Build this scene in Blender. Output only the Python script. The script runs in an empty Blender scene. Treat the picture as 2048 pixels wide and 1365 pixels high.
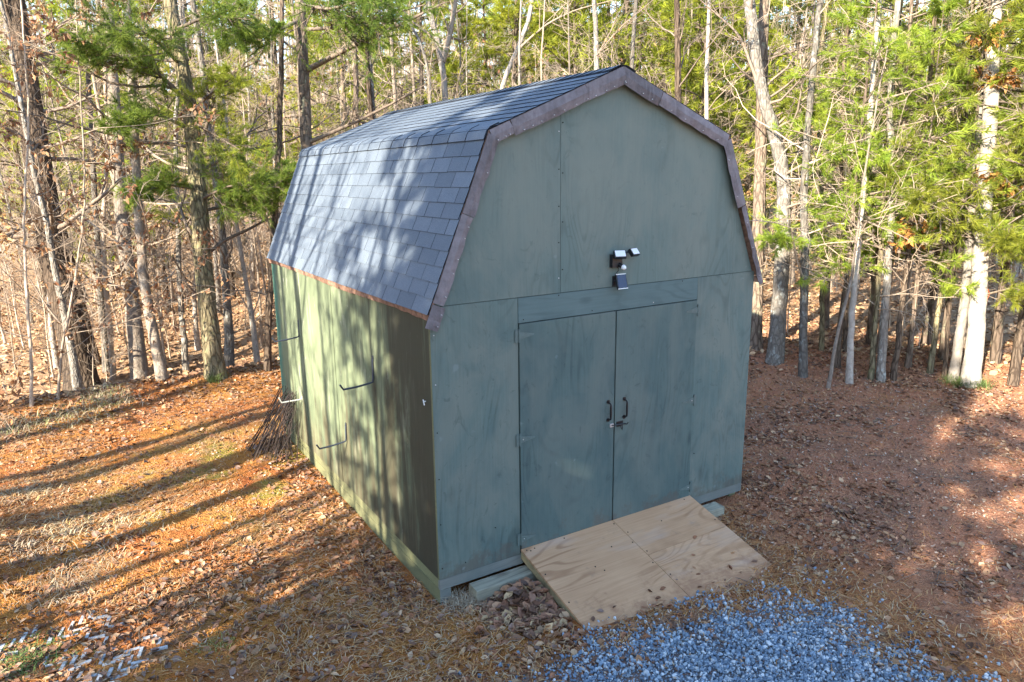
import bpy, math, random
import numpy as np
from mathutils import Matrix, Vector

S = bpy.context.scene
COL = S.collection
rng = np.random.default_rng(11)
random.seed(11)
R_ = math.radians

# ------------------------------------------------------------------ camera
CAM = np.array([-2.3544, -5.0689, 3.3136]); YAW, PITCH, ROLL, FPX = 0.5487, -0.2235, -0.013, 1465.8
_f = np.array([math.sin(YAW)*math.cos(PITCH), math.cos(YAW)*math.cos(PITCH), math.sin(PITCH)])
_r = np.array([math.cos(YAW), -math.sin(YAW), 0.0]); _u = np.cross(_r, _f)
_c, _s = math.cos(ROLL), math.sin(ROLL)
CR, CU, CF = _c*_r + _s*_u, -_s*_r + _c*_u, _f
cd = bpy.data.cameras.new('camera'); cam = bpy.data.objects.new('camera', cd); COL.objects.link(cam)
cd.sensor_width = 36; cd.sensor_fit = 'HORIZONTAL'; cd.lens = FPX/2048*36; cd.clip_start = 0.05; cd.clip_end = 2000
cam.matrix_world = Matrix(((CR[0], CU[0], -CF[0], CAM[0]), (CR[1], CU[1], -CF[1], CAM[1]), (CR[2], CU[2], -CF[2], CAM[2]), (0, 0, 0, 1)))
S.camera = cam

# ------------------------------------------------------------------ sky, sun, exposure
SUN_AZ, SUN_EL = R_(22.0), R_(27.0)            # the light travels towards +x, turned 22 degrees to +y
W = bpy.data.worlds.new('World'); S.world = W; W.use_nodes = True
wn = W.node_tree; wn.nodes.clear()
sky = wn.nodes.new('ShaderNodeTexSky'); sky.sky_type = 'NISHITA'; sky.sun_disc = False
sky.sun_elevation = SUN_EL
sky.sun_rotation = math.atan2(-math.cos(SUN_AZ), -math.sin(SUN_AZ))
sky.air_density = 1.0; sky.dust_density = 0.4; sky.ozone_density = 1.6
bg = wn.nodes.new('ShaderNodeBackground'); bg.inputs['Strength'].default_value = 0.15
wo = wn.nodes.new('ShaderNodeOutputWorld')
wn.links.new(sky.outputs[0], bg.inputs[0]); wn.links.new(bg.outputs[0], wo.inputs[0])
sd = bpy.data.lights.new('sun', 'SUN'); sd.energy = 5.0; sd.angle = R_(0.53); sd.color = (1.0, 0.90, 0.74)
so = bpy.data.objects.new('sun', sd); COL.objects.link(so)
ldir = Vector((math.cos(SUN_AZ)*math.cos(SUN_EL), math.sin(SUN_AZ)*math.cos(SUN_EL), -math.sin(SUN_EL)))
so.rotation_euler = ldir.to_track_quat('-Z', 'Y').to_euler(); so.location = (-20, -8, 20)
S.view_settings.view_transform = 'Standard'; S.view_settings.look = 'None'
S.view_settings.exposure = 2.12; S.view_settings.gamma = 1.0; S.view_settings.use_curve_mapping = False
S.render.engine = 'CYCLES'; S.render.resolution_x = 1024; S.render.resolution_y = 682
S.cycles.max_bounces = 6; S.cycles.diffuse_bounces = 3; S.cycles.transparent_max_bounces = 16

# ------------------------------------------------------------------ noise and ground height
_perm = np.random.default_rng(3).random((256, 256))
def vnoise(x, y):
    x = np.asarray(x, float); y = np.asarray(y, float)
    xi = np.floor(x).astype(int); yi = np.floor(y).astype(int); fx = x-xi; fy = y-yi
    fx = fx*fx*(3-2*fx); fy = fy*fy*(3-2*fy)
    a = _perm[xi & 255, yi & 255]; b = _perm[(xi+1) & 255, yi & 255]; c = _perm[xi & 255, (yi+1) & 255]; d = _perm[(xi+1) & 255, (yi+1) & 255]
    return (a*(1-fx)+b*fx)*(1-fy) + (c*(1-fx)+d*fx)*fy
def fbm(x, y, s, o=4):
    t = 0; a = 0.5
    for i in range(o):
        t = t + a*(vnoise(x*s+17.3*i, y*s+5.1*i)-0.5); s *= 2.03; a *= 0.5
    return t
def sst(a, b, x):
    t = np.clip((x-a)/(b-a), 0, 1); return t*t*(3-2*t)
def gh(x, y):
    x = np.asarray(x, float); y = np.asarray(y, float)
    z = -0.21 + 0.13*sst(3.0, 5.0, x)*sst(-2.2, 0.2, y)
    z = z + 0.10*fbm(x, y, 0.45, 3)*(1-0.8*np.exp(-((x-1.0)**2+(y+0.3)**2)/2.5))
    out = 1-((x > -0.35) & (x < 4.0) & (y > -0.35) & (y < 5.2))*0.85
    z = z + (0.050*fbm(x, y, 2.3, 3)+0.022*fbm(x, y, 9.0, 2))*out
    # left bank along the edge of the wood, hollow behind it, hollow in front at far left
    bl = y - (8.35+0.10*(x+1)) + 0.5*fbm(x, 3, 0.7, 2)
    z = z + 0.20*np.exp(-(bl/0.75)**2)*sst(3.0, -0.5, x)
    z = z - 0.75*sst(0.3, 3.0, bl)*sst(4.5, 0.5, x)
    z = z + 0.26*np.exp(-((x+3.55)**2/0.45+(y-3.1)**2/3.2))*(0.8+0.8*fbm(x, y, 1.5, 3))
    # low bank on the right under the trees
    br = np.hypot(x-5.0, y+1.0)
    z = z + 0.22*np.exp(-((br-6.3)/0.9)**2)*sst(4.0, 7.0, x)*sst(-4, -1, y)
    d = np.hypot(x-CAM[0], y-CAM[1])
    z = z + 0.15*np.clip(d-34, 0, 160)*sst(34, 60, d) + 0.5*fbm(x, y, 0.06, 3)*sst(18, 40, d)
    # loose dirt at the foot of the ramp
    z = z - 0.022*np.exp(-((y+1.08)/0.20)**2)*sst(1.3, 2.0, x)*sst(3.3, 2.9, x) + 0.05*np.exp(-((y+1.13)/0.10)**2)*sst(0.9, 1.2, x)*sst(3.2, 2.8, x)*fbm(x, y, 5, 3)
    return z
def gravel_mask(x, y):
    n = fbm(x, y, 1.6, 4)*1.4
    # gravel apron in front of the ramp
    edge = np.minimum(np.minimum(-1.12-0.62*np.clip(x-1.9, 0, 3)-y, 2.85+0.25*(y+1.8)-x), x*0.75+0.10-0.0*y+0.32*(-(y+1.2)))
    return edge+n*0.45
def ray(u, v):
    return CR*(u-1024)/FPX - CU*(v-682.5)/FPX + CF
def gpix(u, v):
    d = ray(u, v); z = -0.2
    for _ in range(12):
        t = (z-CAM[2])/d[2]; p = CAM+t*d; z = float(gh(p[0], p[1]))
    return np.array([p[0], p[1], z])
def dpix(u, v, depth):
    return CAM + ray(u, v)*depth
def fpix(u, v, y=0.0):
    d = ray(u, v); return CAM + d*((y-CAM[1])/d[1])
def spix(u, v, x=0.0):
    d = ray(u, v); return CAM + d*((x-CAM[0])/d[0])

# ------------------------------------------------------------------ mesh building
class MB:
    def __init__(s): s.V = []; s.F = {3: [], 4: []}; s.M = {3: [], 4: []}; s.C = []; s.n = 0; s.P = []
    def add(s, v, q=None, t=None, mat=0, col=None):
        v = np.asarray(v, float).reshape(-1, 3)
        for k, f in ((4, q), (3, t)):
            if f is not None and len(f):
                f = np.asarray(f, np.int64).reshape(-1, k)+s.n
                s.F[k].append(f); s.M[k].append(np.full(len(f), mat))
        s.V.append(v)
        c = np.ones((len(v), 3)) if col is None else np.broadcast_to(np.asarray(col, float), (len(v), 3))
        s.C.append(c); s.n += len(v)
    def poly(s, v, f, mat=0):
        s.P.append((np.asarray(f)+s.n, mat)); s.add(v)
    def box(s, a, b, mat=0):
        x0, y0, z0 = a; x1, y1, z1 = b
        v = [(x0, y0, z0), (x1, y0, z0), (x1, y1, z0), (x0, y1, z0), (x0, y0, z1), (x1, y0, z1), (x1, y1, z1), (x0, y1, z1)]
        s.add(v, [(0, 3, 2, 1), (4, 5, 6, 7), (0, 1, 5, 4), (1, 2, 6, 5), (2, 3, 7, 6), (3, 0, 4, 7)], mat=mat)
    def prism_y(s, pts, y0, y1, mat=0):           # polygon in x,z (counter-clockwise from the front) between two y
        n = len(pts); v = [(p[0], y0, p[1]) for p in pts]+[(p[0], y1, p[1]) for p in pts]
        b = s.n; s.add(v, [(i, i+n, (i+1) % n+n, (i+1) % n) for i in range(n)], mat=mat)
        s.P.append((np.arange(n)+b, mat)); s.P.append((np.arange(n)[::-1]+n+b, mat))
    def tubes(s, P, R, k=5, mat=0, col=None):     # P (B,m,3), R (B,m)
        P = np.asarray(P, float); R = np.asarray(R, float); B, m, _ = P.shape
        T = np.gradient(P, axis=1); T /= np.linalg.norm(T, axis=2, keepdims=True)+1e-9
        ax = P[:, -1]-P[:, 0]; ax /= np.linalg.norm(ax, axis=1, keepdims=True)+1e-9
        ref = np.where(np.abs(ax[:, 2:3]) < 0.85, np.array([[0, 0, 1.0]]), np.array([[1.0, 0.15, 0]]))[:, None, :]
        U = np.cross(T, ref); U /= np.linalg.norm(U, axis=2, keepdims=True)+1e-9; Wv = np.cross(T, U)
        a = np.arange(k)*2*math.pi/k
        ring = P[:, :, None, :]+R[:, :, None, None]*(U[:, :, None, :]*np.cos(a)[None, None, :, None]+Wv[:, :, None, :]*np.sin(a)[None, None, :, None])
        base = (np.arange(B)*m*k)[:, None, None]; ii = (np.arange(m-1)*k)[None, :, None]; j = np.arange(k)[None, None, :]; jn = (j+1) % k
        q = np.stack([base+ii+j, base+ii+jn, base+ii+k+jn, base+ii+k+j], -1).reshape(-1, 4)
        c = None if col is None else np.repeat(np.asarray(col, float), m*k, axis=0)
        s.add(ring.reshape(-1, 3), q, mat=mat, col=c)
    def tube(s, path, r, k=8, mat=0, cap=True):
        path = np.asarray(path, float); r = np.broadcast_to(np.asarray(r, float), (len(path),))
        b = s.n; s.tubes(path[None], r[None], k, mat)
        if cap: s.P.append((np.arange(k)[::-1]+b, mat)); s.P.append((np.arange(k)+b+(len(path)-1)*k, mat))
    def build(s, name, mats, parent=None, smooth=False, loc=None, color=False):
        me = bpy.data.meshes.new(name)
        V = np.concatenate(s.V)
        if loc is not None: V = V-np.asarray(loc)
        f3 = np.concatenate(s.F[3]) if s.F[3] else np.zeros((0, 3), int); f4 = np.concatenate(s.F[4]) if s.F[4] else np.zeros((0, 4), int)
        m3 = np.concatenate(s.M[3]) if s.M[3] else np.zeros(0, int); m4 = np.concatenate(s.M[4]) if s.M[4] else np.zeros(0, int)
        pl = [np.asarray(p[0]) for p in s.P]; pm = np.array([p[1] for p in s.P], int)
        loops = np.concatenate([f3.ravel(), f4.ravel()]+pl).astype(np.int32)
        sizes = np.concatenate([np.full(len(f3), 3), np.full(len(f4), 4), np.array([len(p) for p in pl], int)]).astype(int)
        starts = np.concatenate([[0], np.cumsum(sizes)[:-1]]).astype(np.int32)
        me.vertices.add(len(V)); me.vertices.foreach_set('co', V.astype(np.float32).ravel())
        me.loops.add(len(loops)); me.loops.foreach_set('vertex_index', loops)
        me.polygons.add(len(sizes)); me.polygons.foreach_set('loop_start', starts)
        me.polygons.foreach_set('material_index', np.concatenate([m3, m4, pm]).astype(np.int32))
        me.polygons.foreach_set('use_smooth', np.full(len(sizes), bool(smooth)))
        if color:
            C = np.concatenate(s.C); at = me.attributes.new('col', 'FLOAT_COLOR', 'POINT')
            at.data.foreach_set('color', np.concatenate([C, np.ones((len(C), 1))], 1).astype(np.float32).ravel())
        for m in (mats if isinstance(mats, (list, tuple)) else [mats]): me.materials.append(m)
        me.update(calc_edges=True)
        return link(name, me, parent)
def link(name, me, parent=None):
    o = bpy.data.objects.new(name, me); COL.objects.link(o)
    if parent is not None:
        o.parent = parent
    return o
def tag(o, label, cat, group=None, kind=None):
    if label: o['label'] = label
    if cat: o['category'] = cat
    if group: o['group'] = group
    if kind: o['kind'] = kind
    return o
def thing(name, loc, label, cat, group=None):
    o = bpy.data.objects.new(name, None); o.empty_display_size = 0.2; COL.objects.link(o); o.location = loc
    return tag(o, label, cat, group)
def dup(root, loc, rz=0.0, sc=1.0, label=None, group=None, tilt=(0, 0)):
    r = root.copy(); COL.objects.link(r); r.location = loc; r.rotation_euler = (tilt[0], tilt[1], rz); r.scale = (sc, sc, sc)
    if label: r['label'] = label
    if group: r['group'] = group
    for ch in list(root.children):
        c = ch.copy(); COL.objects.link(c); c.parent = r
    return r

# ------------------------------------------------------------------ materials
class Mat:
    def __init__(s, name, rough=0.85, spec=0.25):
        s.m = bpy.data.materials.new(name); s.m.use_nodes = True; s.t = s.m.node_tree
        s.b = s.t.nodes['Principled BSDF']; s.b.inputs['Roughness'].default_value = rough; s.b.inputs['Specular IOR Level'].default_value = spec
    def n(s, typ, ins=None, **kw):
        nd = s.t.nodes.new('ShaderNode'+typ)
        for k, v in kw.items(): setattr(nd, k, v)
        for k, v in (ins or {}).items(): s.put(nd.inputs[k], v)
        return nd
    def put(s, sock, v):
        if isinstance(v, bpy.types.NodeSocket): s.t.links.new(v, sock)
        else:
            if isinstance(v, (tuple, list)) and sock.type == 'RGBA' and len(v) == 3: v = (*v, 1)
            sock.default_value = v
    def coord(s, scale=(1, 1, 1), kind='Object', rnd=0.0):
        c = s.n('TexCoord').outputs[kind]
        if rnd:
            oi = s.n('ObjectInfo'); mul = s.n('Math', {0: oi.outputs['Random'], 1: rnd}, operation='MULTIPLY')
            cb = s.n('CombineXYZ', {0: mul.outputs[0], 1: mul.outputs[0], 2: mul.outputs[0]})
            c = s.n('VectorMath', {0: c, 1: cb.outputs[0]}, operation='ADD').outputs[0]
        return s.n('Mapping', {'Vector': c, 'Scale': scale}).outputs[0]
    def noise(s, vec, scale=5, detail=5, rough=0.6, dist=0):
        return s.n('TexNoise', {'Vector': vec, 'Scale': scale, 'Detail': detail, 'Roughness': rough, 'Distortion': dist}).outputs['Fac']
    def ramp(s, fac, stops):
        nd = s.n('ValToRGB', {'Fac': fac}); e = nd.color_ramp.elements
        while len(e) < len(stops): e.new(0.5)
        for i, (p, c) in enumerate(stops):
            e[i].position = p; e[i].color = (*c, 1) if isinstance(c, tuple) else (c, c, c, 1)
        return nd.outputs['Color']
    def mix(s, fac, a, b, mode='MIX'):
        nd = s.n('Mix', None, data_type='RGBA', blend_type=mode)
        s.put(nd.inputs[0], fac); s.put(nd.inputs[6], a); s.put(nd.inputs[7], b); return nd.outputs[2]
    def math(s, op, a, b=0.0):
        return s.n('Math', {0: a, 1: b}, operation=op).outputs[0]
    def bump(s, h, strength=0.3, dist=0.01):
        s.put(s.b.inputs['Normal'], s.n('Bump', {'Height': h, 'Strength': strength, 'Distance': dist}).outputs[0])
    def color(s, c): s.put(s.b.inputs['Base Color'], c); return s

def flat(name, c, rough=0.6, spec=0.3, metal=0.0, var=0.15):
    M = Mat(name, rough, spec); M.b.inputs['Metallic'].default_value = metal
    n = M.noise(M.coord(), 25, 4)
    M.color(M.mix(M.ramp(n, [(0.3, 0.0), (0.7, 1.0)]), tuple(x*(1-var) for x in c), tuple(min(1, x*(1+var)) for x in c)))
    M.bump(n, 0.1, 0.004); return M.m

def ply(name, light, dark, knot, kind='Object', axis='z', wear=None, grainamt=0.35, blotch=None):
    """rotary-cut plywood: contour lines of a stretched noise make the cathedral grain"""
    M = Mat(name, 0.75, 0.2)
    st = {'z': (1.6, 1.6, 0.42), 'x': (0.42, 1.6, 1.6)}[axis]
    v = M.coord(st, kind, rnd=7.0)
    n1 = M.noise(v, 1.15, 2, 0.45, 0.35)
    rings = M.math('SINE', M.math('MULTIPLY', n1, 120.0))
    ring = M.ramp(rings, [(0.25, 0.0), (0.95, 1.0)])
    st2 = {'z': (60, 60, 2.0), 'x': (2.0, 60, 60)}[axis]
    fib = M.noise(M.coord(st2, kind, rnd=3.0), 1.0, 3, 0.6)
    patch = M.noise(M.coord((1, 1, 0.8), kind, rnd=5.0), 1.3, 5, 0.6)
    area = M.ramp(M.noise(M.coord((1, 1, 0.7), kind, rnd=9.0), 2.2, 3, 0.5), [(0.42, 0.0), (0.66, 1.0)])
    c = M.mix(M.ramp(patch, [(0.3, 0.0), (0.72, 1.0)]), dark, light)
    c = M.mix(M.math('MULTIPLY', M.math('MULTIPLY', ring, area), grainamt), c, knot)
    c = M.mix(M.math('MULTIPLY', M.ramp(fib, [(0.35, 0.0), (0.75, 1.0)]), grainamt*0.55), c, knot)
    kn = M.n('TexVoronoi', {'Vector': M.coord({'z': (2.6, 2.6, 1.1), 'x': (1.1, 2.6, 2.6)}[axis], kind, rnd=4.0), 'Scale': 1.0}).outputs['Distance']
    c = M.mix(M.math('MULTIPLY', M.ramp(kn, [(0.03, 1.0), (0.12, 0.0)]), 0.65), c, knot)
    if blotch:
        b1 = M.noise(M.coord((1.0, 1.0, 0.55), kind, rnd=17.0), 1.9, 6, 0.62, 0.4)
        c = M.mix(M.math('MULTIPLY', M.ramp(b1, [(0.44, 0.0), (0.62, 1.0)]), 0.65), c, blotch)
        sw = M.noise(M.coord((2.2, 2.2, 1.5), kind, rnd=23.0), 2.6, 7, 0.72, 2.2)
        c = M.mix(M.math('MULTIPLY', M.ramp(sw, [(0.58, 0.0), (0.66, 1.0)]), 0.38), c, knot)
    if wear: c = wear(M, c)
    M.color(c)
    M.bump(M.math('ADD', M.math('MULTIPLY', fib, 0.6), M.math('MULTIPLY', patch, 3.0)), 0.25, 0.006)
    return M

def front_wear_and_light(M, c):
    g = M.n('SeparateXYZ', {0: M.n('NewGeometry').outputs['Position']})
    sp_ = M.ramp(M.math('ADD', M.noise(M.coord((1, 1, 1)), 5.0, 7, 0.72), M.n('MapRange', {0: g.outputs[2], 1: 0.42, 2: 0.0, 3: -0.25, 4: 0.12}).outputs[0]), [(0.50, 0.0), (0.62, 1.0)])
    c = M.mix(M.math('MULTIPLY', sp_, 0.5), c, (0.11, 0.085, 0.065))
    up = M.math('MULTIPLY', M.n('MapRange', {0: g.outputs[2], 1: 1.6, 2: 3.8, 3: 0.0, 4: 0.7}).outputs[0], M.ramp(M.noise(M.coord((1, 1, 0.6)), 1.4, 5, 0.6), [(0.3, 0.2), (0.65, 1.0)]))  # paler towards the gable: brighter light up there painted into the colour
    c = M.mix(up, c, (0.20, 0.225, 0.185))
    pt = M.ramp(M.noise(M.coord((1, 1, 1)), 7.0, 3, 0.5), [(0.70, 0.0), (0.76, 1.0)])
    return M.mix(M.math('MULTIPLY', pt, 0.45), c, (0.22, 0.27, 0.26))
M_FRONT = ply('painted_plywood_front', (0.138, 0.188, 0.166), (0.092, 0.138, 0.132), (0.048, 0.070, 0.066), blotch=(0.186, 0.206, 0.172), grainamt=0.5, wear=front_wear_and_light).m
M_DOOR = ply('painted_plywood_door', (0.116, 0.162, 0.146), (0.078, 0.118, 0.115), (0.040, 0.060, 0.059), blotch=(0.146, 0.168, 0.146), grainamt=0.45, wear=front_wear_and_light).m
M_HEAD = ply('painted_header_board', (0.135, 0.185, 0.176), (0.100, 0.146, 0.142), (0.045, 0.07, 0.07), axis='x').m
def side_wear_and_shade(M, c):
    g = M.n('SeparateXYZ', {0: M.n('NewGeometry').outputs['Position']})
    st = M.noise(M.coord((1, 5.0, 0.9)), 1.2, 6, 0.68, 0.3)
    fade = M.ramp(st, [(0.55, 0.0), (0.70, 1.0)])
    c = M.mix(M.math('MULTIPLY', fade, 0.75), c, (0.36, 0.38, 0.27))
    chip = M.ramp(M.noise(M.coord((1, 9.0, 2.4)), 1.7, 7, 0.75), [(0.63, 0.0), (0.68, 1.0)])
    c = M.mix(M.math('MULTIPLY', chip, 0.8), c, (0.52, 0.50, 0.44))
    st2 = M.noise(M.coord((1, 6.0, 0.7)), 0.9, 5, 0.65)
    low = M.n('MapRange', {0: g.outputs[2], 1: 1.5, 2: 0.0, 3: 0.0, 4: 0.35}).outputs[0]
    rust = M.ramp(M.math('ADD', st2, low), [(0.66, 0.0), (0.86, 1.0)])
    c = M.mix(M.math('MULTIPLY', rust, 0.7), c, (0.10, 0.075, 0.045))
    grime_shade = M.noise(M.coord((1, 3.2, 0.45)), 1.6, 6, 0.7, 0.5)
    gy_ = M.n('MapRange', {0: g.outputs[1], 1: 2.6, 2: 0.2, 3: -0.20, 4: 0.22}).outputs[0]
    c = M.mix(M.math('MULTIPLY', M.ramp(M.math('ADD', grime_shade, gy_), [(0.42, 0.0), (0.66, 1.0)]), 0.88), c, (0.045, 0.040, 0.026))  # dark streaks near the front corner: grime plus tree shade put into the colour
    tl = M.ramp(M.math('ADD', g.outputs[1], M.math('MULTIPLY', M.noise(M.coord((1, 1, 1.2)), 1.5, 4), 1.0)), [(0.0, 0.0), (1.0, 1.0)])
    tl = M.n('MapRange', {0: M.math('ADD', g.outputs[1], M.math('MULTIPLY', M.noise(M.coord((1, 1, 1.2)), 1.5, 4), 0.9)), 1: 5.05, 2: 5.22, 3: 0.0, 4: 0.85}).outputs[0]
    return M.mix(tl, c, (0.05, 0.15, 0.115))
M_SIDE = ply('weathered_side_plywood', (0.190, 0.225, 0.135), (0.112, 0.140, 0.086), (0.048, 0.062, 0.040), wear=side_wear_and_shade, grainamt=0.25).m
def ramp_wear(M, c):
    d = M.ramp(M.noise(M.coord((1, 1, 1)), 4.5, 6, 0.7), [(0.60, 0.0), (0.72, 1.0)])
    c = M.mix(M.math('MULTIPLY', d, 0.45), c, (0.22, 0.15, 0.11))
    gy_ = M.n('SeparateXYZ', {0: M.n('NewGeometry').outputs['Position']}).outputs[1]
    md = M.ramp(M.math('ADD', M.noise(M.coord((1, 1, 1)), 6.0, 7, 0.75), M.n('MapRange', {0: gy_, 1: -0.45, 2: -1.15, 3: -0.22, 4: 0.18}).outputs[0]), [(0.50, 0.0), (0.66, 1.0)])
    c = M.mix(M.math('MULTIPLY', md, 0.6), c, (0.26, 0.13, 0.075))
    w = M.ramp(M.noise(M.coord((0.7, 3, 1)), 2.0, 5, 0.6), [(0.55, 0.0), (0.75, 1.0)])
    return M.mix(M.math('MULTIPLY', w, 0.35), c, (0.48, 0.40, 0.34))
M_RAMP = ply('bare_plywood_ramp', (0.56, 0.345, 0.195), (0.48, 0.285, 0.155), (0.26, 0.13, 0.065), axis='x', wear=ramp_wear, grainamt=0.62).m
M_LUMBER = ply('treated_lumber', (0.36, 0.30, 0.17), (0.26, 0.21, 0.12), (0.13, 0.10, 0.06), axis='x', grainamt=0.6).m
M_TIMBER = ply('weathered_timber', (0.40, 0.40, 0.31), (0.27, 0.25, 0.18), (0.10, 0.08, 0.06), axis='x', grainamt=0.8).m
M_RIM = ply('painted_rim_board', (0.22, 0.225, 0.20), (0.12, 0.145, 0.135), (0.07, 0.085, 0.08), axis='x', grainamt=0.4).m
M_SKID = ply('green_stained_skid', (0.22, 0.22, 0.11), (0.14, 0.14, 0.075), (0.07, 0.07, 0.045), axis='x', grainamt=0.5).m
M_FELT = flat('black_roof_felt', (0.015, 0.016, 0.018), 0.9, 0.1)
M_FASCIA = flat('brown_fascia_wood', (0.23, 0.135, 0.095), 0.8, 0.2, var=0.45)
M_DARK = flat('dark_framing', (0.02, 0.02, 0.02), 0.9, 0.1)
M_BLACK = flat('black_iron', (0.012, 0.012, 0.014), 0.35, 0.5)
M_BLKPL = flat('black_plastic', (0.010, 0.011, 0.014), 0.4, 0.5)
M_HINGE = flat('painted_hinge_steel', (0.10, 0.14, 0.13), 0.5, 0.4)
M_ZINC = flat('zinc_steel', (0.62, 0.64, 0.66), 0.35, 0.5, 0.7)
M_NAIL = flat('bright_nail_head', (0.55, 0.55, 0.55), 0.4, 0.5, 0.3)
M_LENS = flat('white_lamp_lens', (0.78, 0.78, 0.78), 0.25, 0.5, var=0.03)
M_PVC = flat('white_plastic', (0.75, 0.75, 0.72), 0.5, 0.4, var=0.05)
M_HOOK = flat('dark_hook_steel', (0.05, 0.06, 0.085), 0.45, 0.5, 0.3)
M_HOOK_LIT = flat('sunlit_hook_steel', (0.55, 0.56, 0.52), 0.5, 0.4, 0.2)  # same hook steel with its sunlit whiteness put into the colour
M_WIRE = flat('dark_rusty_rod', (0.045, 0.032, 0.028), 0.7, 0.3, var=0.4)
def mk_cell():
    M = Mat('solar_cell_blue', 0.2, 0.6); v = M.coord((1, 1, 1))
    b = M.n('TexBrick', {'Vector': M.n('Mapping', {'Vector': v, 'Rotation': (R_(90), 0, 0)}).outputs[0], 'Scale': 40.0, 'Color1': (0.008, 0.013, 0.05, 1), 'Color2': (0.010, 0.017, 0.06, 1), 'Mortar': (0.04, 0.05, 0.09, 1)})
    M.color(b.outputs['Color']); return M.m
M_CELL = mk_cell()
def mk_flash():
    M = Mat('purple_brown_flashing', 0.6, 0.35); v = M.coord((1, 1, 1))
    n = M.noise(v, 7, 6, 0.65); n2 = M.noise(v, 40, 4, 0.6)
    oi = M.n('ObjectInfo').outputs['Random']; sh_ = M.math('ADD', M.math('MULTIPLY', oi, 0.55), 0.72)
    c = M.mix(M.ramp(n, [(0.32, 0.0), (0.68, 1.0)]), (0.090, 0.078, 0.082), (0.205, 0.182, 0.192))
    c = M.n('HueSaturation', {'Color': c, 'Value': sh_}).outputs[0]
    st_ = M.ramp(M.noise(M.coord((30, 1, 3)), 1.0, 4, 0.6), [(0.5, 0.0), (0.72, 1.0)]); c = M.mix(M.math('MULTIPLY', st_, 0.3), c, (0.30, 0.275, 0.285))
    c = M.mix(M.math('MULTIPLY', M.ramp(n2, [(0.55, 0.0), (0.75, 1.0)]), 0.35), c, (0.11, 0.085, 0.085))
    M.color(c); M.bump(M.math('ADD', M.math('MULTIPLY', n, 2.0), n2), 0.4, 0.008); return M.m
M_FLASH = mk_flash()
def mk_shingle():
    M = Mat('asphalt_shingle', 0.62, 0.35); v = M.coord((1, 1, 1), rnd=11.0)
    oi = M.n('ObjectInfo').outputs['Random']
    at = M.n('Attribute', None, attribute_name='col').outputs['Fac']
    g = M.noise(v, 320, 2, 0.7); p = M.noise(v, 9, 4, 0.6)
    c = M.mix(oi, (0.060, 0.082, 0.112), (0.120, 0.150, 0.190))
    c = M.mix(M.ramp(g, [(0.38, 0.0), (0.62, 1.0)]), M.mix(0.5, c, (0.03, 0.042, 0.06)), M.mix(0.25, c, (0.34, 0.38, 0.42)))
    c = M.mix(M.math('MULTIPLY', M.ramp(p, [(0.35, 0.0), (0.7, 1.0)]), 0.3), c, (0.075, 0.095, 0.125))
    M.color(c); M.bump(g, 0.5, 0.003); return M.m
M_SHING = mk_shingle()
M_SEDGE = flat('asphalt_edge_and_shadow', (0.018, 0.020, 0.026), 0.9, 0.1)  # dark cut edges, also standing in for the shadows under each course

def mk_bark(name, a, b, lich=None, furrow=1.0, sx=14.0, sz=3.0):
    M = Mat(name, 0.95, 0.1)
    v = M.coord((sx, sx, sz), rnd=13.0)
    vd = M.n('TexVoronoi', {'Vector': M.n('VectorMath', {0: v, 1: M.n('Combine'+'XYZ', {0: M.noise(v, 0.8, 3), 1: M.noise(v, 0.9, 3), 2: 0.0}).outputs[0]}, operation='ADD').outputs[0], 'Scale': 1.0}, feature='DISTANCE_TO_EDGE').outputs['Distance']
    n = M.noise(v, 1.2, 6, 0.7); n2 = M.noise(M.coord((1, 1, 0.6), rnd=13.0), 2.5, 5, 0.6)
    oi = M.n('ObjectInfo').outputs['Random']
    c = M.mix(M.ramp(n, [(0.3, 0.0), (0.72, 1.0)]), a, b)
    c = M.mix(M.math('MULTIPLY', M.ramp(vd, [(0.02, 1.0), (0.16, 0.0)]), 0.75*furrow), c, tuple(x*0.35 for x in a))
    if lich: c = M.mix(M.math('MULTIPLY', M.ramp(M.noise(M.coord((1, 1, 0.7), rnd=5.0), 9, 5, 0.7), [(0.55, 0.0), (0.66, 1.0)]), 0.85), c, lich)
    c = M.mix(M.math('MULTIPLY', M.ramp(n2, [(0.4, 0.0), (0.7, 1.0)]), 0.35), c, tuple(x*0.6 for x in b))
    hv = M.n('HueSaturation', {'Color': c, 'Value': M.math('ADD', M.math('MULTIPLY', oi, 0.6), 0.7)}).outputs[0]
    M.color(hv)
    M.bump(M.math('ADD', M.math('MULTIPLY', M.math('MINIMUM', vd, 0.25), 3.0*furrow), M.math('MULTIPLY', n, 0.7)), 0.9, 0.03)
    return M.m
B_OAK = mk_bark('furrowed_oak_bark', (0.075, 0.052, 0.038), (0.165, 0.125, 0.09))
B_MOSS = mk_bark('greenish_oak_bark', (0.14, 0.11, 0.065), (0.33, 0.28, 0.17), (0.27, 0.26, 0.13))
B_PALE = mk_bark('pale_smooth_bark', (0.19, 0.15, 0.118), (0.32, 0.265, 0.21), (0.38, 0.35, 0.30), 0.35, 9, 5)
B_WHITE = mk_bark('whitish_bark', (0.25, 0.215, 0.18), (0.42, 0.375, 0.32), (0.17, 0.15, 0.125), 0.3, 8, 5)
B_LICH = mk_bark('lichen_grey_bark', (0.14, 0.12, 0.10), (0.26, 0.235, 0.20), (0.42, 0.44, 0.40), 0.6, 14, 5)
B_PINE = mk_bark('pine_bark', (0.13, 0.095, 0.07), (0.25, 0.19, 0.145), (0.27, 0.27, 0.18), 0.9, 12, 3)
B_TWIG = mk_bark('tan_twig_bark', (0.27, 0.205, 0.15), (0.52, 0.42, 0.32), None, 0.2)
B_DTWIG = mk_bark('brown_twig_bark', (0.13, 0.10, 0.078), (0.28, 0.22, 0.17), None, 0.2)

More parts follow.
